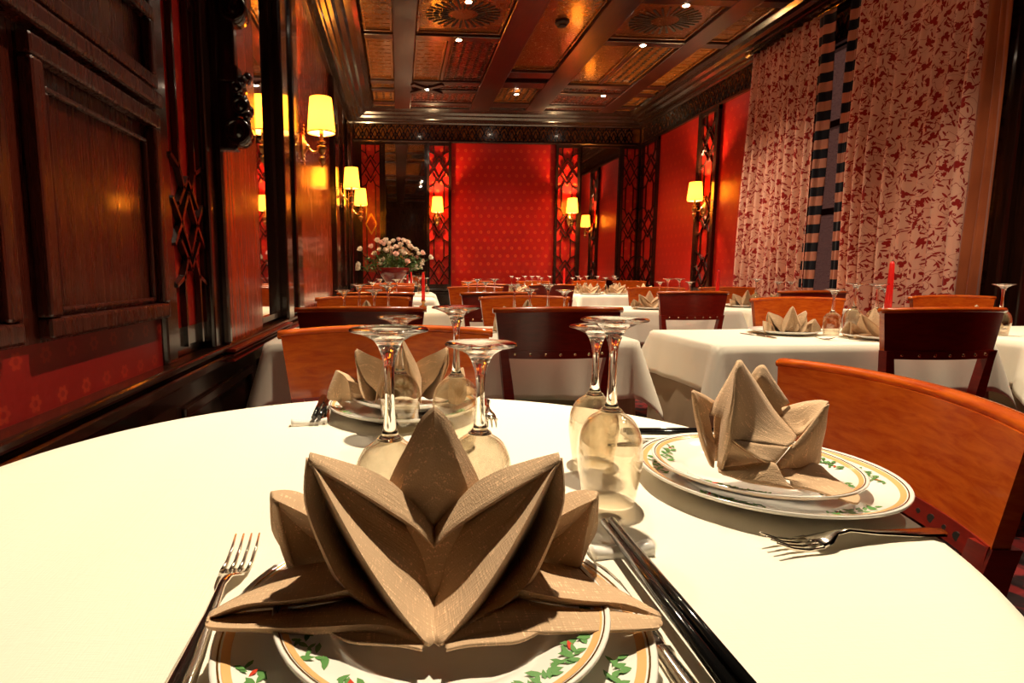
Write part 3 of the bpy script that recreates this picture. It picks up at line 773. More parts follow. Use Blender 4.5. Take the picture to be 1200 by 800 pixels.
chair(.71, .71, PI / 2 - .09, 'glossy orange-brown chair at the right edge of the round table')
CH.scale = (1, 1, .965)
chair(-.026, 1.235, FACE, 'reddish wooden chair across the round table, behind the far napkin')
chair(-.128, 1.88, AWAY, 'dark red chair seen from behind, just beyond the chair across the round table')
chair(-.167, 2.73, FACE, 'red-brown chair by the left wall facing the camera behind four glass feet')
chair(-.102, 4.40, FACE, 'amber chair at the left, facing the camera in front of the flower vase')
chair(-.13, 3.22, AWAY, 'dark red chair at the left seen from behind, back to back with the red-brown one')
chair(-.10, 4.86, AWAY, 'dark chair at the left seen from behind, right behind the amber one')
chair(-.06, 5.75, FACE, 'amber chair farthest back at the left, under the flowers')
chair(.539, 1.82, AWAY, 'dark red chair back with nails, directly behind the two upturned glasses')
chair(.607, 2.75, FACE, 'tan-orange chair in the middle facing the camera, above the big dark red chair back')
chair(.579, 3.21, AWAY, 'dark chair seen from behind, back to back with the tan-orange middle chair')
chair(.605, 4.49, FACE, 'bright yellow-orange chair in front of the red wallpaper, left of centre')
chair(.84, 5.30, AWAY, 'small dark chair back just right of the bright yellow-orange chair')
chair(1.43, 5.15, AWAY, 'dark red chair seen from behind in front of the rear long table')
chair(1.92, 4.16, FACE, 'orange chair facing the camera, behind the table at right of centre')
chair(1.785, 3.26, AWAY, 'dark red chair with nails and green seat seen from behind, right of centre')
chair(2.50, 4.20, FACE, 'red-orange chair by the right wall, under the edge of the left curtain')
chair(1.824, 1.71, AWAY, 'dark red chair back in front of the right table, below the tall candle')
chair(1.805, 2.49, FACE, 'orange-brown chair facing the camera behind the right table, left of the napkins')
chair(2.712, 2.64, FACE, 'deep red chair under the right curtain, behind the tall red candle')
chair(2.567, 3.28, AWAY, 'dark chair seen from behind under the gap between the curtains')
chair(1.0, 7.12, FACE, 'small orange chair against the back wall, leftmost of the rear row')
chair(1.70, 7.12, FACE, 'small orange chair against the back wall, second from the left in the rear row')
chair(2.42, 7.12, FACE, 'small orange chair against the back wall, behind the rear glasses at right')
chair(2.95, 7.12, FACE, 'small orange chair in the right rear corner below the black lattice')

# ============================================================ TABLES AND CLOTHS
def cloth_mesh(a, c, rc, drop, seed, res=.02, flare=.16, waves=9, corner=.30, zr=.004, even=False):
    rnd = random.Random(seed); ph = [rnd.uniform(0, 6.28) for _ in range(6)]
    U, V = a + drop, c + drop; nu, nv = int(2 * U / res), int(2 * V / res); rows = []
    for i in range(nu + 1):
        row = []
        for j in range(nv + 1):
            u, v = -U + 2 * U * i / nu, -V + 2 * V * j / nv
            qx, qy = max(-a + rc, min(a - rc, u)), max(-c + rc, min(c - rc, v)); dx, dy = u - qx, v - qy; d = math.hypot(dx, dy)
            if d <= rc: row.append((u, v, .0006 * math.sin(9 * u + ph[0]) * math.sin(8 * v + ph[1]))); continue
            nx, ny = dx / d, dy / d; h = d - rc
            if even: h = min(h, drop)
            else: h = h if h < drop else drop + (h - drop) * .75
            cn = abs(nx * ny) * 2                                   # 1 in the middle of a corner
            s = (qx * -ny + qy * nx) * waves + math.atan2(ny, nx) * 5
            fl = h * (flare * .35 + corner * cn + flare * (.5 + .5 * math.sin(s + ph[2])) * (.4 + .6 * math.sin(2.3 * s + ph[3]) ** 2))
            bend = min(1, h / .02); hh = h * math.sqrt(max(.2, 1 - (flare * .3) ** 2))
            e = rc + .004 * bend + fl
            row.append((qx + nx * e, qy + ny * e, -hh * (1 if h > .02 else h / .02)))
        rows.append(row)
    return rows
TT = .745
def rect_table(x0, x1, y0, y1, label, seed, under=True, drop=.25, legs=True):
    cx, cy, a, c = (x0 + x1) / 2, (y0 + y1) / 2, (x1 - x0) / 2, (y1 - y0) / 2
    g = thing('dining_table', 'wooden table under the cloth of the ' + label, 'table', (cx, cy, 0))
    b = NB(); box(b, -a + .02, a - .02, -c + .02, c - .02, TT - .034, TT - .008, .006); obj('tabletop', b, 'lacquer', g)
    for sx in (-1, 1):
        for sy in (-1, 1):
            b = NB(); px, py = sx * (a - .06), sy * (c - .06); rr = [[(px - h, py - h, z), (px + h, py - h, z), (px + h, py + h, z), (px - h, py + h, z), (px - h, py - h, z)] for z, h in ((0, .018), (.6, .028), (TT - .03, .028))]
            grid(b, rr, smooth=False); bmesh.ops.remove_doubles(b, verts=b.verts, dist=1e-5); bmesh.ops.holes_fill(b, edges=[e for e in b.edges if e.is_boundary]); obj('leg', b, 'lacquer', g)
    if under:
        b = NB(); grid(b, cloth_mesh(a - .006, c - .006, .03, .40, seed + 50, flare=.05, corner=.02, even=True)); o = obj('under_cloth', b, 'taupecloth', None, (cx, cy, TT - .005)); solid(o, .001, -1)
        tag(o, 'taupe under-cloth below the white cloth of the ' + label, 'tablecloth')
    b = NB(); grid(b, cloth_mesh(a + .004, c + .004, .03, drop, seed, corner=.26)); o = obj('tablecloth', b, 'cloth', None, (cx, cy, TT + .003)); solid(o, .0015, 1)
    smooth(o); tag(o, 'white tablecloth on the ' + label, 'tablecloth')
rect_table(-.47, .88, 2.00, 2.56, 'near wide table beyond the round one', 1, drop=.21)
rect_table(-.47, .33, 3.46, 4.16, 'second table along the left wall', 2, drop=.21)
rect_table(.42, .95, 3.46, 4.16, 'middle table behind the tan-orange chair', 3, drop=.21)
rect_table(-.47, .33, 5.08, 5.56, 'third table along the left wall', 4, drop=.21)
rect_table(-.50, .40, 6.20, 6.90, 'rear left table with the flowers', 5, drop=.21)
rect_table(1.37, 2.22, 3.50, 4.02, 'table behind the nailed green-seated chair', 6, drop=.21)
rect_table(2.30, 3.02, 3.50, 4.02, 'table beneath the left curtain', 7, drop=.21)
rect_table(1.09, 2.12, 1.84, 2.36, 'right table before the right curtain', 8, drop=.17)
rect_table(2.26, 3.05, 1.84, 2.40, 'table at the right picture edge', 9, drop=.17)
rect_table(.78, 1.85, 5.85, 6.85, 'rear middle table crowded with glasses', 10, drop=.21)
rect_table(1.92, 3.05, 5.85, 6.85, 'rear right table below the sconce', 11, drop=.21)

# the round table at the front
RX, RY, RR = 0.0, .64, .542
FAR = .905          # the far half of the top is a little flatter
g = thing('round_table', 'round pedestal table under the big cream cloth in the foreground', 'table', (RX, RY, 0))
b = NB(); lathe(b, [(0, .712), (RR - .01, .712), (RR, .722), (RR, .737), (RR - .008, .743), (0, .743)], 64)
for v in b.verts:
    if v.co.y > 0: v.co.y *= FAR
obj('tabletop', b, 'lacquer', g)
b = NB(); lathe(b, [(0, .03), (.06, .03), (.07, .06), (.05, .12), (.04, .3), (.055, .5), (.045, .6), (.09, .69), (.12, .712), (0, .712)], 24); obj('pedestal', b, 'lacquer', g)
for k in range(4):
    b = NB(); a = PI / 4 + k * PI / 2; tube(b, [(.03 * math.cos(a), .03 * math.sin(a), .10), (.2 * math.cos(a), .2 * math.sin(a), .07), (.33 * math.cos(a), .33 * math.sin(a), .022)], [.03, .025, .02], 8); obj('foot', b, 'lacquer', g)
b = NB(); rows = []; nr, na = 34, 160; ph = 1.3
for i in range(nr + 1):
    row = []
    for j in range(na + 1):
        th = 2 * PI * j / na; t_ = i / nr
        if i <= 14: r = (RR - .012) * (i / 14) ** .8; z = .0008 * math.sin(5 * math.cos(th) * r * 9) if i < 14 else 0
        else:
            h = (i - 14) / 20; hh = h * .34
            wv = (.5 + .5 * math.sin(13 * th + ph)) * (.45 + .55 * math.sin(4.3 * th + .7) ** 2)
            if h < .15: q = h / .15; r = RR - .012 + .020 * math.sin(q * PI / 2); z = -.022 * (1 - math.cos(q * PI / 2))
            else: q = (h - .15) / .85; r = RR + .008 + q * (.03 + .075 * wv); z = -.022 - .30 * q
        row.append((max(r * math.cos(th), -.543), r * math.sin(th) * (FAR if math.sin(th) > 0 else 1), z))
    rows.append(row)
# light pressed crease lines across the cloth
grid(b, rows); bmesh.ops.remove_doubles(b, verts=b.verts, dist=1e-5)
o = obj('tablecloth', b, 'cloth', None, (RX, RY, .7465)); solid(o, .0015, 1); smooth(o); tag(o, 'large cream-white cloth on the round foreground table', 'tablecloth')
TZ = .7485

# ============================================================ TABLEWARE
def add_plate(bm, R, z=0, deep=.020):
    t_ = R / .139
    pr = [(0, .004), (R * .60, .004), (R * .66, .007), (R * .74, .012), (R * .90, .0165), (R * .975, .0195), (R * .993, .0205), (R, .0195), (R * .995, .0175), (R * .90, .0125), (R * .74, .007), (R * .66, .003), (R * .60, .0), (R * .55, 0), (R * .54, .002), (0, .002)]
    lathe(bm, [(r, zz * deep / .020 + z) for r, zz in pr], 72)
def rimz(R, r, deep): # top surface height on the flange
    pts = [(.66, .007), (.74, .012), (.90, .0165), (.975, .0195)]; q = r / R
    for (a, za), (c, zc) in zip(pts, pts[1:]):
        if a <= q <= c: return (za + (zc - za) * (q - a) / (c - a)) * deep / .02
    return .0195 * deep / .02
def ring_strip(bm, R, r0, r1, deep, mi, lift=.0004, seg=96):
    A = []
    for r in (r0, (r0 + r1) / 2, r1): A.append([(r * math.cos(2 * PI * i / seg), r * math.sin(2 * PI * i / seg), rimz(R, r, deep) + lift) for i in range(seg + 1)])
    grid(bm, A, mi)
def leafy(bm, R, deep, segs, seed):
    rnd = random.Random(seed)
    for a0 in segs:
        for k in range(24):
            a = a0 + (k - 12) * .022 * .139 / R; r = R * (.845 + .035 * math.sin(k * 1.1) + rnd.uniform(-.02, .02)); dirn = a + PI / 2 + rnd.choice((-1, 1)) * rnd.uniform(.3, 1.3)
            L_ = rnd.uniform(.0035, .0062); Wd = L_ * .38; c = Vector((r * math.cos(a), r * math.sin(a), rimz(R, r, deep) + .0008)); d = Vector((math.cos(dirn), math.sin(dirn), 0)); n = Vector((-d.y, d.x, 0))
            f = bm.faces.new([bm.verts.new(c + d * x + n * y) for x, y in ((-L_, 0), (-L_ * .3, -Wd), (L_ * .3, -Wd * .8), (L_, 0), (L_ * .3, Wd * .8), (-L_ * .3, Wd))])
            f.material_index = 3 if k not in (3,) else 4
def plate_thing(label, x, y, z, R, deep, segs, seed, name='dinner_plate', cat='plate'):
    b = NB(); add_plate(b, R, 0, deep); ring_strip(b, R, R * .915, R * .953, deep, 1); ring_strip(b, R, R * .962, R * .970, deep, 2)
    leafy(b, R, deep, segs, seed)
    o = obj(name, b, ['porcelain', 'band', 'rimgold', 'leaf', 'berry'], None, (x, y, z)); return tag(o, label, cat)
S6 = [.35 + k * PI / 3 for k in range(6)]
PL = [plate_thing('large white plate with an ivy rim, bottommost under the foreground napkin', .022, .353, TZ, .141, .0235, [2.45, 3.7, 4.4, 5.2, -.62, .9, 1.5], 1),
      plate_thing('large white ivy-rimmed plate under the napkin at the right', .426, .613, TZ, .139, .0235, [-.15, .8, 1.9, 2.9, 3.9, 4.9], 2),
      plate_thing('large white plate across the table under the far napkin', .008, .985, TZ, .133, .0235, S6, 3)]
plate_thing('smaller white ivy-rimmed plate directly beneath the foreground napkin', .027, .362, TZ + .0115, .112, .0215, [3.55, 4.35, 5.9, -.95, 1.2, 2.2], 4, 'side_plate')
plate_thing('smaller white ivy-rimmed plate beneath the napkin at the right', .410, .608, TZ + .0115, .110, .0215, [.1, 1.2, 2.6, 4, 5.2], 5, 'side_plate')
plate_thing('smaller white plate across the table beneath the far napkin', .014, 1.0, TZ + .0115, .100, .0215, S6, 6, 'side_plate')

# napkins (coordinates local to their place on the plate)
NAPKIN_FRONT = [[[(-0.0853,0.042,0.0954),(-0.086,0.034,0.0668),(-0.0742,0.026,0.0348),(-0.0596,0.018,0.0118),(-0.0297,-0.0021,0.002)],[(-0.0843,0.036,0.0968),(-0.0841,0.026,0.0689),(-0.0712,0.016,0.0387),(-0.0564,0.008,0.017),(-0.0276,-0.0022,0.002)],[(-0.0822,0.04,0.0905),(-0.0747,0.065,0.048),(-0.0582,0.07,0.0085),(-0.0335,0.0171,0.002),(-0.0089,-0.0263,0.002)],[(-0.0793,0.032,0.0927),(-0.0622,0.012,0.0696),(-0.0431,-0.005,0.0435),(-0.0241,-0.018,0.0206),(-0.005,-0.0304,0.002)],[(-0.0765,0.04,0.0879),(-0.0544,0.034,0.0584),(-0.0321,0.02,0.0351),(-0.0143,0.002,0.0123),(-0.0034,-0.029,0.002)],[(-0.0744,0.042,0.0872),(-0.0373,0.048,0.0581),(0.003,0.048,0.0257),(0.0016,0.0258,0.002),(-0.0017,-0.0268,0.002)]],[[(0.0938,0.042,0.091),(0.0935,0.034,0.0613),(0.0799,0.026,0.029),(0.0634,0.018,0.0065),(0.0292,-0.0063,0.002)],[(0.092,0.036,0.0925),(0.0905,0.026,0.0635),(0.0754,0.016,0.0331),(0.0588,0.008,0.012),(0.027,-0.0062,0.002)],[(0.0903,0.04,0.0861),(0.0852,0.065,0.043),(0.0684,0.07,0.0037),(0.0353,0.0121,0.002),(0.0055,-0.0273,0.002)],[(0.0861,0.032,0.0885),(0.0655,0.012,0.0655),(0.0433,-0.005,0.0401),(0.022,-0.018,0.0185),(0.0011,-0.0309,0.002)],[(0.0841,0.04,0.0838),(0.06,0.034,0.0548),(0.0351,0.02,0.0325),(0.0146,0.002,0.011),(-0.0003,-0.0292,0.002)],[(0.0822,0.042,0.0831),(0.0441,0.048,0.0556),(0.003,0.048,0.0257),(0.0016,0.0258,0.002),(-0.0017,-0.0268,0.002)]],[[(-0.0815,0.039,0.089),(-0.0624,0.042,0.0764),(-0.0455,0.044,0.0645),(-0.0276,0.045,0.0514),(-0.0106,0.046,0.0382),(0.0029,0.046,0.0241)],[(-0.0828,0.033,0.0948),(-0.061,0.03,0.0828),(-0.0446,0.03,0.0721),(-0.0273,0.03,0.06),(-0.011,0.031,0.0473),(0.002,0.032,0.0326)],[(-0.0829,0.034,0.0969),(-0.0613,0.033,0.0846),(-0.0447,0.033,0.0739),(-0.0274,0.033,0.0617),(-0.0109,0.034,0.049),(0.0022,0.035,0.0348)],[(-0.0832,0.04,0.0991),(-0.0627,0.048,0.0897),(-0.0431,0.05,0.0816),(-0.0269,0.05,0.0716),(-0.0117,0.048,0.056),(0.0029,0.046,0.0397)],[(-0.0847,0.048,0.0878),(-0.0648,0.06,0.0473),(-0.047,0.06,0.0268),(-0.0283,0.06,0.0059),(-0.0113,0.0309,0.002),(0.0012,0.0196,0.002)]],[[(0.0894,0.039,0.0846),(0.0694,0.042,0.0727),(0.052,0.044,0.0615),(0.0337,0.045,0.0495),(0.0165,0.046,0.0373),(0.0029,0.046,0.0241)],[(0.09,0.033,0.0905),(0.0665,0.03,0.0793),(0.0493,0.03,0.0693),(0.0316,0.03,0.0581),(0.0151,0.031,0.0464),(0.002,0.032,0.0326)],[(0.0902,0.034,0.0926),(0.0672,0.033,0.0812),(0.0499,0.033,0.0711),(0.032,0.033,0.0599),(0.0154,0.034,0.0481),(0.0022,0.035,0.0348)],[(0.0913,0.04,0.0949),(0.0705,0.048,0.0864),(0.0504,0.05,0.0791),(0.0336,0.05,0.0699),(0.0179,0.048,0.0551),(0.0029,0.046,0.0397)],[(0.0939,0.048,0.0832),(0.0741,0.06,0.0428),(0.0555,0.06,0.0231),(0.0362,0.06,0.0034),(0.015,0.029,0.002),(0.0012,0.0196,0.002)]],[[(-0.0368,0.09,0.0044),(-0.0283,0.09,0.0328),(-0.0147,0.085,0.0626),(-0.004,0.08,0.0982),(0.0049,0.075,0.12)],[(-0.0356,0.065,0.0441),(-0.0277,0.068,0.0693),(-0.0147,0.07,0.0948),(-0.0043,0.072,0.1137),(0.0047,0.073,0.1218)],[(-0.0279,0.052,0.0366),(-0.0201,0.056,0.0672),(-0.0099,0.062,0.092),(-0.002,0.068,0.1102),(0.0046,0.071,0.1204)],[(0.0028,0.045,0.0128),(0.003,0.047,0.0379),(0.0034,0.053,0.0677),(0.0039,0.061,0.0972),(0.0045,0.069,0.1189)]],[[(0.0485,0.0886,0.002),(0.0401,0.09,0.0306),(0.0256,0.085,0.0615),(0.0144,0.08,0.0978),(0.0049,0.075,0.12)],[(0.0444,0.065,0.0416),(0.0368,0.068,0.0676),(0.0239,0.07,0.0939),(0.0137,0.072,0.1134),(0.0047,0.073,0.1218)],[(0.0348,0.052,0.0344),(0.0275,0.056,0.0658),(0.0179,0.062,0.0914),(0.0108,0.068,0.1099),(0.0046,0.071,0.1204)],[(0.0028,0.045,0.0128),(0.003,0.047,0.0379),(0.0034,0.053,0.0677),(0.0039,0.061,0.0972),(0.0045,0.069,0.1189)]],[[(-0.1164,0.064,0.0576),(-0.1222,0.09,0.0217),(-0.1088,0.0861,0.002),(-0.0878,0.0779,0.002)],[(-0.1153,0.06,0.0638),(-0.1072,0.068,0.0616),(-0.0972,0.074,0.0569),(-0.0869,0.08,0.0473)],[(-0.1124,0.052,0.0625),(-0.0995,0.052,0.0557),(-0.0864,0.052,0.0476),(-0.071,0.052,0.0342)],[(-0.1094,0.054,0.0578),(-0.0994,0.062,0.0396),(-0.0867,0.066,0.0252),(-0.0696,0.064,0.0189)],[(-0.1045,0.06,0.0035),(-0.0917,0.062,0.0046),(-0.0778,0.062,0.0068),(-0.0599,0.06,0.0105)]],[[(0.13,0.064,0.0502),(0.1392,0.09,0.0128),(0.1186,0.0697,0.002),(0.0968,0.0646,0.002)],[(0.1283,0.06,0.0567),(0.1205,0.068,0.055),(0.1103,0.074,0.0508),(0.1,0.08,0.0416)],[(0.1242,0.052,0.0554),(0.1101,0.052,0.0492),(0.0961,0.052,0.0417),(0.0797,0.052,0.0289)],[(0.1212,0.054,0.0507),(0.1112,0.062,0.0325),(0.0981,0.066,0.0187),(0.0796,0.064,0.0134)],[(0.112,0.0471,0.002),(0.1001,0.0529,0.002),(0.0872,0.0588,0.002),(0.0689,0.06,0.0055)]],[[(-0.1133,0.056,0.0615),(-0.1121,0.056,0.0441),(-0.1088,0.057,0.0239),(-0.1035,0.058,0.0039)],[(-0.1087,0.051,0.059),(-0.1065,0.052,0.0438),(-0.1032,0.054,0.0252),(-0.0983,0.057,0.0063)]],[[(0.1257,0.056,0.0544),(0.1243,0.056,0.0362),(0.1207,0.057,0.0155),(0.111,0.046,0.002)],[(0.1201,0.051,0.052),(0.1177,0.052,0.0363),(0.1144,0.054,0.0172),(0.107,0.0499,0.002)]],[[(-0.1432,0.005,0.0068),(-0.1263,0.028,0.0062),(-0.1028,0.052,0.0086),(-0.0779,0.054,0.0111),(-0.0577,0.05,0.0158)],[(-0.141,-0.006,0.0104),(-0.1196,-0.004,0.0172),(-0.093,-0.001,0.017),(-0.0711,0.003,0.0171),(-0.0557,0.007,0.0181)],[(-0.1411,0.0,0.0065),(-0.1179,0.0163,0.002),(-0.0904,0.0182,0.002),(-0.0637,0.0222,0.002),(-0.0395,0.0225,0.002)]],[[(0.1462,-0.0084,0.002),(0.1316,0.0164,0.002),(0.1124,0.0483,0.002),(0.0872,0.054,0.0046),(0.0654,0.05,0.011)],[(0.1453,-0.0138,0.002),(0.1255,-0.004,0.0062),(0.0966,-0.001,0.0086),(0.0737,0.003,0.0108),(0.0579,0.007,0.0133)],[(0.1431,-0.0136,0.002),(0.1189,-0.0007,0.002),(0.0918,0.0051,0.002),(0.0659,0.0129,0.002),(0.0419,0.0166,0.002)]],[[(-0.1413,-0.005,0.0109),(-0.1364,0.005,0.0042),(-0.1139,0.0113,0.002),(-0.0818,0.0137,0.002),(-0.0567,0.0207,0.002),(-0.0337,0.0221,0.002),(-0.0055,0.0007,0.002)],[(-0.1389,-0.012,0.0126),(-0.1361,-0.015,0.0105),(-0.1049,-0.015,0.0079),(-0.0742,-0.015,0.007),(-0.04,-0.014,0.0063),(-0.0221,-0.018,0.0042),(-0.0079,-0.0279,0.002)],[(-0.1405,-0.005,0.0063),(-0.1377,-0.0047,0.002),(-0.1064,-0.0095,0.002),(-0.0745,-0.0135,0.002),(-0.04,-0.0159,0.002),(-0.0222,-0.0221,0.002),(-0.008,-0.0302,0.002)]],[[(0.1461,-0.012,0.002),(0.1373,-0.0114,0.002),(0.1143,-0.0051,0.002),(0.0828,0.0019,0.002),(0.0587,0.0124,0.002),(0.0361,0.0171,0.002),(0.0055,-0.0001,0.002)],[(0.1441,-0.0164,0.002),(0.1391,-0.0221,0.002),(0.1054,-0.0214,0.002),(0.0737,-0.0183,0.002),(0.0389,-0.014,0.0025),(0.02,-0.018,0.0021),(0.0043,-0.0288,0.002)],[(0.1418,-0.0189,0.002),(0.1358,-0.0245,0.002),(0.1042,-0.0247,0.002),(0.0721,-0.024,0.002),(0.0376,-0.0215,0.002),(0.0192,-0.0251,0.002),(0.0041,-0.0311,0.002)]],[[(-0.0677,-0.0098,0.002),(-0.0539,-0.0116,0.002),(-0.0402,-0.0118,0.002),(-0.0222,-0.0181,0.002),(-0.009,-0.0301,0.002)],[(-0.0631,-0.0134,0.002),(-0.0511,-0.02,0.002),(-0.0355,-0.0228,0.002),(-0.0212,-0.0262,0.002),(-0.0091,-0.0324,0.002)],[(-0.0675,-0.0115,0.002),(-0.0529,-0.0231,0.002),(-0.0354,-0.0267,0.002),(-0.0212,-0.0293,0.002),(-0.0092,-0.0339,0.002)]],[[(0.0659,-0.0194,0.002),(0.0519,-0.0192,0.002),(0.0383,-0.0174,0.002),(0.0197,-0.0211,0.002),(0.0051,-0.0312,0.002)],[(0.0608,-0.0224,0.002),(0.0481,-0.0272,0.002),(0.0323,-0.0277,0.002),(0.0177,-0.029,0.002),(0.0049,-0.0335,0.002)],[(0.0654,-0.0211,0.002),(0.0495,-0.0305,0.002),(0.0317,-0.0315,0.002),(0.0173,-0.032,0.002),(0.0048,-0.035,0.002)]]]
NAPKIN_SIDE = [[[(-0.0426,0.005,0.126),(-0.0211,0.008,0.1003),(0.0012,0.008,0.0697),(0.0129,0.0,0.053),(0.0184,-0.01,0.0421)],[(-0.0514,-0.006,0.126),(-0.0419,-0.01,0.091),(-0.029,-0.014,0.0634),(-0.0131,-0.018,0.0471),(0.006,-0.022,0.0394)],[(-0.0585,-0.012,0.1196),(-0.0669,-0.026,0.0876),(-0.0757,-0.04,0.0504),(-0.0422,-0.036,0.0448),(-0.0064,-0.03,0.0375)]],[[(-0.0452,0.004,0.1262),(-0.0537,0.01,0.1023),(-0.0637,0.014,0.0782),(-0.0718,0.012,0.0632)],[(-0.0518,-0.004,0.1219),(-0.0602,-0.008,0.0965),(-0.0659,-0.01,0.0763),(-0.0666,-0.006,0.0639)],[(-0.0592,-0.012,0.1159),(-0.0676,-0.024,0.089),(-0.075,-0.03,0.0612),(-0.0776,-0.022,0.0148)],[(-0.0591,-0.012,0.1141),(-0.0666,-0.026,0.0839),(-0.0757,-0.04,0.0504),(-0.0838,-0.04,0.0186)]],[[(-0.0413,0.007,0.1257),(-0.0197,0.01,0.0999),(0.0026,0.01,0.0692),(0.0204,0.004,0.0448)],[(-0.0414,0.01,0.1252),(-0.0109,0.03,0.0736),(0.0017,0.03,0.0428),(0.0178,0.02,0.0148)],[(-0.0452,0.007,0.1248),(-0.0529,0.014,0.0976),(-0.0607,0.018,0.0674),(-0.0617,0.01,0.01)]],[[(-0.0925,0.01,0.0922),(-0.0781,0.014,0.0863),(-0.0625,0.016,0.0777)],[(-0.0956,0.004,0.0907),(-0.0859,0.006,0.0766),(-0.073,0.01,0.0637)],[(-0.0921,0.004,0.081),(-0.0755,0.014,0.0439),(-0.0606,0.014,0.0287)],[(-0.0909,0.0,0.0724),(-0.0824,-0.004,0.0396),(-0.0776,-0.014,0.011)]],[[(-0.0925,0.01,0.0922),(-0.0932,0.004,0.083),(-0.0903,0.0,0.0628),(-0.0842,-0.006,0.0355),(-0.0786,-0.014,0.012)],[(-0.0922,0.012,0.0899),(-0.0906,0.012,0.0791),(-0.0865,0.012,0.0595),(-0.0812,0.006,0.0316),(-0.0758,-0.004,0.0113)]],[[(-0.0144,0.028,0.1042),(-0.0066,0.03,0.1137),(0.0029,0.032,0.1152),(0.0107,0.03,0.1035),(0.0287,0.02,0.0733)],[(-0.0149,0.02,0.0958),(-0.0094,0.02,0.1036),(-0.0021,0.02,0.1006),(0.0081,0.02,0.0876),(0.016,0.016,0.0685)],[(-0.0107,0.018,0.0764),(-0.0043,0.018,0.0713),(0.0008,0.016,0.0667),(0.008,0.014,0.0612),(0.0195,0.012,0.0525)]],[[(0.0631,0.004,0.0774),(0.0586,0.01,0.0781),(0.0491,0.016,0.0759),(0.036,0.02,0.0721),(0.0118,0.02,0.0656)],[(0.0554,-0.002,0.0761),(0.0447,-0.004,0.0671),(0.0389,-0.002,0.0589),(0.0311,-0.0,0.0507),(0.0158,0.004,0.0528)],[(0.0488,-0.008,0.0747),(0.0384,-0.01,0.0629),(0.0296,-0.012,0.056),(0.0243,-0.012,0.0484),(0.0184,-0.01,0.0421)]],[[(0.0488,-0.008,0.0747),(0.0332,-0.012,0.0597),(0.0147,-0.02,0.0452),(-0.0037,-0.028,0.0339),(-0.0226,-0.036,0.0212)],[(0.0551,-0.006,0.078),(0.0368,-0.014,0.0573),(0.0175,-0.022,0.0401),(-0.0008,-0.03,0.0279),(-0.0222,-0.04,0.017)],[(0.0545,-0.006,0.0732),(0.0472,-0.01,0.0531),(0.0323,-0.016,0.034),(0.0117,-0.024,0.0218),(-0.0154,-0.036,0.0135)],[(0.0588,0.0,0.0677),(0.0585,0.0,0.0481),(0.0521,-0.004,0.0278),(0.0433,-0.012,0.0111),(-0.0093,-0.04,0.0074)]],[[(-0.0757,-0.04,0.0504),(-0.0421,-0.036,0.0439),(-0.0054,-0.03,0.0374)],[(-0.0651,-0.046,0.0421),(-0.0422,-0.044,0.0354),(-0.0182,-0.038,0.031)],[(-0.0463,-0.052,0.0301),(-0.0393,-0.05,0.0283),(-0.0294,-0.044,0.0251)]],[[(-0.0743,-0.038,0.048),(-0.0611,-0.04,0.0382),(-0.0405,-0.044,0.0253)],[(-0.0748,-0.03,0.0288),(-0.0575,-0.03,0.0237),(-0.0347,-0.036,0.0196)],[(-0.0815,-0.03,0.0168),(-0.0532,-0.024,0.0158),(-0.0322,-0.034,0.017)]],[[(-0.0799,-0.026,0.0144),(-0.0629,-0.036,0.0203),(-0.0471,-0.048,0.0278),(-0.0337,-0.05,0.0273),(-0.0317,-0.056,0.0176)],[(-0.0873,-0.04,0.0159),(-0.0703,-0.048,0.0193),(-0.0537,-0.056,0.0209),(-0.0379,-0.06,0.0157),(-0.0262,-0.062,0.0089)],[(-0.0828,-0.042,0.0138),(-0.0693,-0.056,0.0114),(-0.0538,-0.064,0.0105),(-0.0379,-0.066,0.0082),(-0.0225,-0.066,0.0059)]],[[(-0.0182,-0.034,0.0194),(0.0114,-0.024,0.0142),(0.0401,-0.016,0.0126),(0.0506,-0.025,0.002),(0.043,-0.0631,0.002),(0.034,-0.0822,0.002)],[(-0.0218,-0.048,0.0107),(0.0015,-0.042,0.0078),(0.0207,-0.042,0.0036),(0.0256,-0.0573,0.002),(0.0307,-0.0755,0.002),(0.0289,-0.0881,0.002)],[(-0.0218,-0.058,0.0127),(-0.0052,-0.056,0.0078),(0.0116,-0.0563,0.002),(0.0154,-0.0723,0.002),(0.0173,-0.0872,0.002),(0.0223,-0.0937,0.002)],[(-0.0222,-0.062,0.0052),(-0.0076,-0.062,0.0039),(0.005,-0.0671,0.002),(0.0105,-0.0805,0.002),(0.014,-0.0911,0.002),(0.0198,-0.0956,0.002)]]]

def napkin_mesh(patches, th=.0018, name='folded_napkin'):
    b = NB()
    for p in patches: fold_grid(b, p)
    bmesh.ops.remove_doubles(b, verts=b.verts, dist=.0002)
    bmesh.ops.recalc_face_normals(b, faces=b.faces)
    for e in b.edges:
        if len(e.link_faces) == 2 and e.calc_face_angle(0) > math.radians(38): e.smooth = False
    o = obj(name, b, 'napkin', None, recalc=False); solid(o, th); return o
nf = napkin_mesh(NAPKIN_FRONT); nf.location = (.0212, .34, .777); tag(nf, 'large taupe napkin folded into a five-pointed star, nearest the camera', 'napkin')
nsd = napkin_mesh(NAPKIN_SIDE); nsd.location = (.4175, .5824, .777); tag(nsd, 'taupe napkin folded into a star seen from the side, on the right plate', 'napkin')
nfar = nf.copy(); COL.objects.link(nfar); nfar.location = (.012, 1.005, .778); nfar.rotation_euler = (0, 0, PI - .12); nfar.scale = (.9, .9, .93); nfar['label'] = 'taupe star napkin across the round table, behind the four glasses'

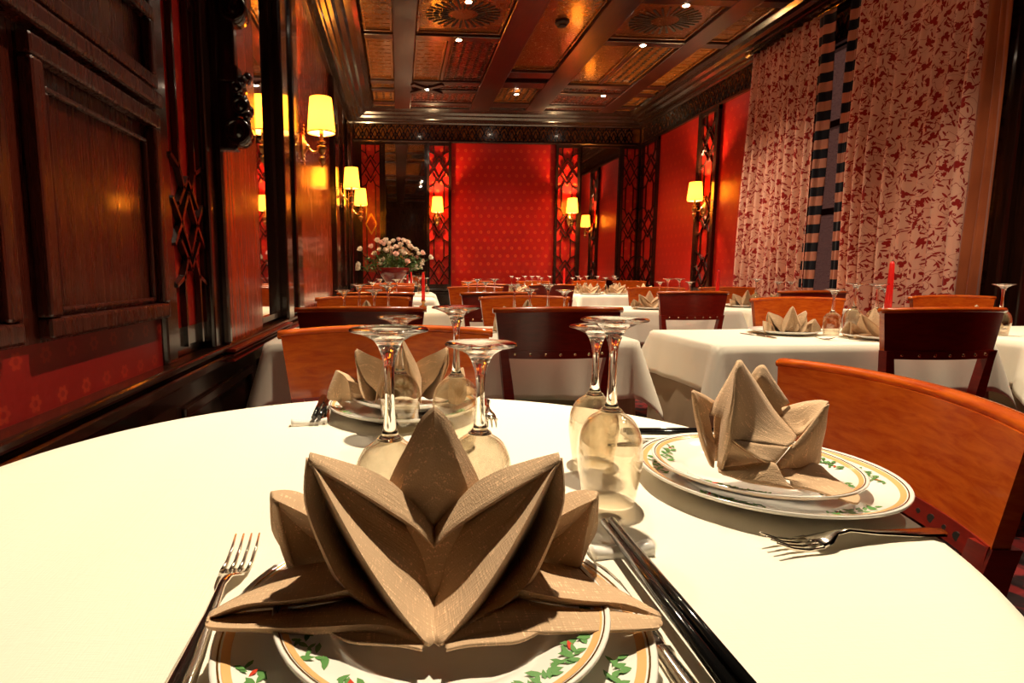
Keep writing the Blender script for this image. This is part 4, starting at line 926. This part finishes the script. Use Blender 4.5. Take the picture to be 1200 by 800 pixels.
# wine glasses standing upside down: rim on the table, foot in the air
def glass_proto(H, rb, name, label, rf=.035):
    g = thing(name, label, 'wine glass')
    bh = H * .50                                        # height of the bowl
    out = [(rb * .80, .0006), (rb * .86, bh * .12), (rb * .97, bh * .38), (rb, bh * .55), (rb * .93, bh * .74), (rb * .70, bh * .90), (rb * .38, bh * .985), (.010, bh * 1.05)]
    inn = [(.006, bh * 1.0), (rb * .34, bh * .955), (rb * .67, bh * .875), (rb * .90, bh * .725), (rb * .965, bh * .545), (rb * .94, bh * .38), (rb * .835, bh * .12), (rb * .785, .0)]
    def dense(p):      # Catmull-Rom
        q = []
        for i in range(len(p) - 1):
            p0, p1, p2, p3 = p[max(0, i - 1)], p[i], p[i + 1], p[min(len(p) - 1, i + 2)]
            for k in range(4):
                t_ = k / 4; q.append(tuple(.5 * (2 * p1[c] + (p2[c] - p0[c]) * t_ + (2 * p0[c] - 5 * p1[c] + 4 * p2[c] - p3[c]) * t_ * t_ + (3 * p1[c] - p0[c] - 3 * p2[c] + p3[c]) * t_ ** 3) for c in (0, 1)))
        q.append(p[-1]); return q
    b = NB(); lathe(b, dense(out)[:-2] + [(.012, bh * 1.0)], 48); lathe(b, [(.0112, bh * 1.0)] + dense(inn)[2:], 48)
    obj('bowl', b, 'thin', g)
    b = NB(); st = [(0, bh * .985), (.0115, bh * 1.0), (.0082, bh * 1.04), (.0060, bh * 1.12), (.0045, bh * 1.32), (.0045, H - .040), (.0065, H - .026), (.012, H - .013), (.020, H - .0075), (rf - .004, H - .0035), (rf, H - .0025), (rf + .0003, H - .0012), (rf - .001, H), (rf * .6, H - .0002), (.014, H - .001), (0, H - .0015)]
    d_ = dense(st[1:13]); lathe(b, [st[0]] + d_ + st[13:], 48); o = obj('stem_and_foot', b, 'glass', g)
    return g
GA = glass_proto(.202, .035, 'wine_glass', 'tall upturned wine glass behind the foreground napkin, left one'); GA.location = (-.009, .497, TZ)
GB = glass_proto(.182, .0325, 'wine_glass', 'short upturned wine glass behind the foreground napkin, right one'); GB.location = (.080, .545, TZ)
dup(GB, (.001, .885, TZ), .3, 'short upturned wine glass in front of the far napkin, left one')
dup(GA, (.082, .800, TZ), .6, 'tall upturned wine glass in front of the far napkin, right one')
dup(GA, (.230, .585, TZ), .2, 'tall upturned wine glass near the right plate, the front one of the pair')
dup(GB, (.256, .710, TZ), .9, 'short upturned wine glass near the right plate, the rear one of the pair')

# cutlery
def spoonfork(kind, label, loc, rz, L_=.195, tilt=0.0, name=None):
    """lies along +Y, tip at +Y; origin at its middle on the table"""
    g = thing(name or kind, label, kind, loc, rz)
    hl = L_ * .52
    def strap(pts):
        b = NB(); rows = []
        for y, w_, z, th in pts:
            rows.append([(-w_, y, z + th * .4), (-w_ * .6, y, z + th), (0, y, z + th * 1.15), (w_ * .6, y, z + th), (w_, y, z + th * .4), (w_ * .7, y, z), (-w_ * .7, y, z), (-w_, y, z + th * .4)])
        grid(b, rows); bmesh.ops.remove_doubles(b, verts=b.verts, dist=1e-6); bmesh.ops.holes_fill(b, edges=[e for e in b.edges if e.is_boundary]); return b
    y0 = -L_ / 2
    if kind == 'fork':
        obj('handle', strap([(y0, .005, .001, .002), (y0 + .008, .0105, .0, .003), (y0 + .04, .0085, .002, .003), (y0 + .08, .005, .006, .003), (y0 + .11, .0032, .011, .003), (y0 + .125, .0045, .010, .0025), (y0 + .135, .010, .006, .002), (y0 + .148, .0125, .003, .002)]), 'steel', g)
        for k in range(4):
            x = -.0105 + .007 * k; b = NB(); tube(b, [(x, y0 + .146, .004), (x, y0 + .162, .003), (x, y0 + .178, .006), (x, y0 + L_, .013)], [.0019, .0018, .0016, .0009], 6); obj('tine', b, 'steel', g)
    elif kind == 'knife':
        obj('handle', strap([(y0, .006, .0, .004), (y0 + .01, .0095, .0, .006), (y0 + .05, .0085, .0, .0065), (y0 + .085, .0065, .0, .006), (y0 + .092, .0085, .0, .007), (y0 + .096, .006, .0, .005)]), 'steel', g)
        obj('blade', strap([(y0 + .095, .006, .001, .002), (y0 + .11, .009, .001, .0016), (y0 + L_ - .03, .0095, .001, .0014), (y0 + L_ - .008, .006, .001, .0012), (y0 + L_, .001, .001, .001)]), 'steel', g)
    return g
spoonfork('fork', 'silver fork left of the foreground plate, tines pointing away', (-.1375, .405, TZ), math.radians(1.5))
fk = spoonfork('fork', 'silver fork in front of the right plate, handle to the right', (.428, .472, TZ), PI / 2 + .12)
spoonfork('fork', 'silver fork at the right of the far plate, tines toward the camera', (.158, .985, TZ), PI - .1)
spoonfork('knife', 'silver knife lying under the black chopsticks beside the foreground plate', (.171, .345, TZ), math.radians(2), .21)
spoonfork('knife', 'silver knife lying between the upturned pair of glasses and the right plate', (.405, .785, TZ), math.radians(96), .21)
spoonfork('knife', 'silver knife beside the far chopsticks', (-.135, 1.02, TZ), PI + .1, .21)
def chopstick(label, a, c, group=None):
    b = NB(); tube(b, [a, tuple(a[i] + (c[i] - a[i]) * .5 for i in range(3)), c], [.0036, .0044, .0052], 12)
    o = Vector(a); bmesh.ops.translate(b, verts=b.verts, vec=-o); x = obj('chopstick', b, 'blackchop', None, o); return tag(x, label, 'chopstick', group)
chopstick('black chopstick beside the foreground plate, the inner one nearer the plate', (.193, .498, TZ + .0155), (.1885, .262, TZ + .0125))
chopstick('black chopstick beside the foreground plate, the outer one', (.2015, .500, TZ + .0155), (.2005, .262, TZ + .0125))
chopstick('dark chopstick left of the far plate, the left one', (-.142, .918, TZ + .013), (-.150, 1.10, TZ + .007))
chopstick('dark chopstick left of the far plate, the right one', (-.133, .918, TZ + .013), (-.134, 1.10, TZ + .007))
chopstick('black chopstick beyond the right plate, the nearer one', (.34, .800, TZ + .012), (.56, .800, TZ + .006))
chopstick('black chopstick beyond the right plate, the farther one', (.34, .812, TZ + .012), (.56, .814, TZ + .006))
def rest(label, x, y, rz):
    b = NB(); rows = []
    for i in range(13):
        s = -1 + 2 * i / 12; h = .0065 + .004 * s * s; w_ = .0085
        rows.append([(s * .029, -w_, 0), (s * .029, -w_ * .8, h * .8), (s * .029, 0, h), (s * .029, w_ * .8, h * .8), (s * .029, w_, 0), (s * .029, -w_, 0)])
    grid(b, rows); bmesh.ops.remove_doubles(b, verts=b.verts, dist=1e-5); bmesh.ops.holes_fill(b, edges=[e for e in b.edges if e.is_boundary])
    o = obj('chopstick_rest', b, 'ceramic', None, (x, y, TZ)); o.rotation_euler = (0, 0, rz); return tag(o, label, 'chopstick rest')
rest('white ceramic rest under the tips of the foreground chopsticks', .197, .466, .10)
rest('white ceramic rest under the tips of the far chopsticks, at left', -.150, .925, .12)
rest('white ceramic rest under the tips of the chopsticks beyond the right plate', .352, .806, PI / 2)

# ============================================================ SETTINGS ON THE OTHER TABLES
TB = TT + .0045
nproto = nf
def bg_plate(x, y, label):
    global BGP
    if BGP is None:
        b = NB(); lathe(b, [(0, .003), (.08, .003), (.10, .009), (.128, .018), (.131, .017), (.10, .006), (.08, 0), (0, 0)], 40)
        BGP = obj('dinner_plate', b, 'porcelain'); o = BGP
    else: o = BGP.copy(); COL.objects.link(o)
    o.location = (x, y, TB); tag(o, label, 'plate')
BGP = None
def bg_napkin(x, y, rz, label, s=.78):
    o = nproto.copy(); COL.objects.link(o); o.location = (x, y, TB + .004 + .0); o.rotation_euler = (0, 0, rz); o.scale = (s, s, s); o['label'] = label
def bg_set(x, y, rz, where, s=.96, plate=True):
    """rz 0: star faces the camera; PI: it faces away"""
    if plate: bg_plate(x, y + .02 * math.cos(rz), 'plate under a star napkin ' + where)
    bg_napkin(x, y, rz, 'taupe star napkin ' + where, s)
def bg_glasses(lst, where):
    n = len(lst); words = ['leftmost', 'second', 'third', 'fourth', 'fifth', 'sixth', 'seventh', 'eighth', 'ninth', 'tenth']
    for i, (x, y, tall) in enumerate(sorted(lst, key=lambda q: q[0] / q[1])):
        w_ = 'rightmost' if i == n - 1 else words[i] + (' from left' if i else '')
        dup(GA if tall else GB, (x, y, TB), random.uniform(0, 3), 'upturned wine glass %s, %s of %d' % (where, w_, n))
WA = 'on the near wide table, left half'
bg_glasses([(-.206, 2.15, 0), (-.155, 2.24, 1), (-.093, 2.16, 0), (-.038, 2.08, 1)], WA)
bg_set(-.125, 2.37, PI, WA, 1.08); 
WB = 'on the near wide table, right half'
bg_glasses([(.445, 2.15, 1), (.527, 2.24, 0), (.585, 2.18, 1), (.621, 2.08, 0)], WB)
bg_set(.535, 2.37, PI, WB, 1.08)
WC = 'on the second table along the left wall'
bg_glasses([(-.172, 3.78, 0), (-.124, 3.86, 1), (-.064, 3.78, 0), (-.012, 3.65, 1)], WC)
bg_set(-.03, 4.0, PI, WC)
WD = 'on the middle table behind the tan-orange chair'
bg_glasses([(.477, 3.86, 0), (.537, 3.84, 1), (.582, 3.76, 0), (.646, 3.78, 1)], WD)
bg_set(.60, 4.0, PI, WD)
WE = 'on the table behind the nailed green-seated chair'
bg_glasses([(1.81, 3.81, 0), (1.897, 3.87, 1), (1.985, 3.88, 1), (2.01, 3.78, 0)], WE)
bg_set(1.69, 3.645, 0, WE)
WF = 'on the table beneath the left curtain'
bg_glasses([(2.438, 3.70, 1), (2.597, 3.70, 0), (2.70, 3.72, 0)], WF)
bg_set(2.44, 3.86, PI, WF + ', left one'); bg_set(2.72, 3.86, PI, WF + ', right one')
WG = 'on the right table before the right curtain'
bg_glasses([(1.706, 2.10, 0), (1.88, 2.20, 1), (1.905, 2.12, 1), (2.06, 2.25, 0)], WG)
bg_set(1.56, 2.19, PI, WG + ', left one', .9); bg_set(1.80, 1.95, 0, WG + ', right one', .9)
spoonfork('fork', 'silver fork on the right-hand table between its two napkins', (1.62, 1.93, TB), 1.2)
spoonfork('knife', 'silver knife at the left edge of the right-hand table', (1.40, 2.10, TB), .1)
WH = 'on the table at the right picture edge'
bg_glasses([(2.364, 2.05, 1), (2.44, 1.96, 0)], WH)
bg_set(2.40, 2.24, PI, WH, .9)
WI = 'on the rear middle table crowded with glasses'
bg_glasses([(1.27, 6.30, 1), (1.325, 6.22, 0), (1.41, 6.26, 1), (1.48, 6.2, 1), (1.56, 6.26, 1), (1.61, 6.3, 0), (1.72, 6.35, 1)], WI)
bg_set(1.0, 6.04, 0, WI + ', near left'); bg_set(1.30, 6.02, 0, WI + ', near middle'); bg_set(1.62, 6.03, 0, WI + ', near right')
bg_set(1.13, 6.62, PI, WI + ', far left'); bg_set(1.66, 6.62, PI, WI + ', far right')
WJ = 'on the rear right table below the sconce'
bg_glasses([(2.02, 6.28, 1), (1.99, 6.36, 0), (2.09, 6.40, 0), (2.13, 6.3, 1), (2.23, 6.22, 1), (2.33, 6.24, 0), (2.42, 6.22, 1), (2.47, 6.30, 0)], WJ)
bg_set(2.10, 6.02, 0, WJ + ', near left'); bg_set(2.39, 6.02, 0, WJ + ', near middle'); bg_set(2.70, 6.02, 0, WJ + ', near right')
bg_set(2.2, 6.62, PI, WJ + ', far left'); bg_set(2.62, 6.62, PI, WJ + ', far right')

def candle(label, x, y, h, r=.0115, z=TB, hz=.045):
    g = thing('red_candle', label, 'candle', (x, y, z))
    b = NB(); lathe(b, [(0, 0), (.028, 0), (.030, .004), (.012, .010), (.009, .022), (.016, hz - .008), (.017, hz), (0, hz)], 20); obj('holder', b, 'brass', g)
    b = NB(); lathe(b, [(0, hz), (r * 1.15, hz), (r * 1.05, hz + h * .4), (r * .75, hz + h * .96), (r * .35, hz + h), (0, hz + h)], 16); obj('wax', b, 'wax', g)
    b = NB(); tube(b, [(0, 0, hz + h - .002), (.001, 0, hz + h + .008)], .0009, 6); obj('wick', b, 'blackchop', g)
candle('tall red candle on the second table along the left wall', .176, 4.05, .20)
candle('tall red candle on the right-hand table before the right curtain', 2.0, 2.17, .245)
candle('tall red candle at the right end of the table right of centre', 2.135, 3.65, .215)
candle('small red candle on the rear right table below the back wall sconce', 1.87, 6.30, .24)
candle('small distant red candle on the rear left table under the flowers', .14, 6.32, .20)
g = thing('glass_jar', 'small amber glass jar on the rear left table under the flowers', 'jar', (.03, 6.32, TB))
b = NB(); lathe(b, [(0, 0), (.045, 0), (.05, .01), (.05, .12), (.047, .12), (.046, .012), (0, .01)], 20); obj('body', b, 'thin', g)
b = NB(); lathe(b, [(0, .012), (.044, .013), (.044, .07), (0, .07)], 20); obj('filling', b, 'band', g)
dup(GB, (.24, 6.36, TB), 0, 'upturned wine glass on the rear left table beside the flowers, left one'); dup(GB, (.31, 6.30, TB), 0, 'upturned wine glass on the rear left table beside the flowers, right one')

# flowers
g = thing('flower_arrangement', 'large bouquet of white and pale pink roses in a dark red vase', 'flowers', (-.06, 6.55, TB))
b = NB(); lathe(b, [(0, 0), (.10, 0), (.11, .012), (.07, .03), (.06, .08), (.10, .14), (.17, .22), (.20, .29), (.195, .295), (.16, .22), (.09, .15), (0, .14)], 32); obj('vase', b, 'vase', g)
BL = [(205,105),(185,265),(182,300),(320,80),(350,150),(400,110),(415,255),(435,215),(420,40),(470,20),(545,20),(505,85),(530,100),(575,160),(575,85),(640,130),(655,150),(620,60),(685,235),(715,75),(740,95),(780,110),(800,150),(845,145),(930,190),(835,250),(785,295),(650,20),(600,5),(825,295),(380,15),(690,40),(500,50),(450,60),(470,120)]
rnd = random.Random(5); heads = []
def rose(bm, c, r, axis):
    m4 = Matrix.Translation(c) @ Vector((0, 0, 1)).rotation_difference(axis).to_matrix().to_4x4()
    ball(bm, c, r * .62, (1, 1, 1), 10)
    for ringn, (n, rr, tilt) in enumerate(((3, .45, .25), (5, .62, .55), (6, .75, .95))):
        for k in range(n):
            a = 2 * PI * k / n + ringn * .5; rows = []
            for i in range(4):
                q = i / 3; row = []
                for j in range(5):
                    s = -1 + j / 2; w_ = rr * r * .75 * math.sin(PI * (.25 + .6 * q)); rad = r * rr * (.35 + q * math.sin(tilt) * 1.1) ; z = r * (-.35 + q * 1.15 * math.cos(tilt * .8)) - .12 * r * s * s
                    p = Vector((rad - .15 * r * s * s, s * w_, z)); p.rotate(Matrix.Rotation(a, 3, 'Z')); row.append(m4 @ p)
                rows.append(row)
            grid(bm, rows)
for i, (cx, cy) in enumerate(BL):
    px, py = 400 + cx / 8.89, 280 + cy / 8.89
    dxx = (px - 462) * .00985; z = .977 + (320 - py) * .00985 - TB
    dy = rnd.uniform(-.14, .10) * (1 - min(1, abs(dxx) / .45)); c = Vector((dxx + .01, dy, z)); heads.append(c)
    b = NB(); rose(b, Vector((0, 0, 0)), rnd.uniform(.032, .042), (c - Vector((0, .06, .12)) + Vector((0, -.15, 0))).normalized())
    o = obj('rose', b, 'rosepink' if i % 5 == 3 else 'rose', g, c)
b = NB()
for c in heads:
    mid = c * .5 + Vector((0, 0, .10)); tube(b, [(c.x * .15, c.y * .2, .16), mid, c - Vector((0, 0, .015))], .0022, 5)
obj('stem', b, 'foliage', g)['kind'] = 'stuff'
b = NB()
for i in range(520):
    a = rnd.uniform(0, 2 * PI); q = rnd.random() ** .6; c = Vector((math.cos(a) * .33 * q, math.sin(a) * .18 * q, .27 + rnd.uniform(-.02, .22) * (1 - q * .4)))
    d = Vector((rnd.uniform(-1, 1), rnd.uniform(-1, 1), rnd.uniform(-.4, 1))).normalized(); n = d.cross(Vector((rnd.uniform(-1, 1), rnd.uniform(-1, 1), .3))).normalized(); L_ = rnd.uniform(.014, .03)
    v = [b.verts.new(c + d * L_ * x + n * L_ * y) for x, y in ((-1, 0), (-.2, .38), (1, 0), (-.2, -.38))]; b.faces.new(v)
obj('leaves', b, 'foliage', g, recalc=False)['kind'] = 'stuff'
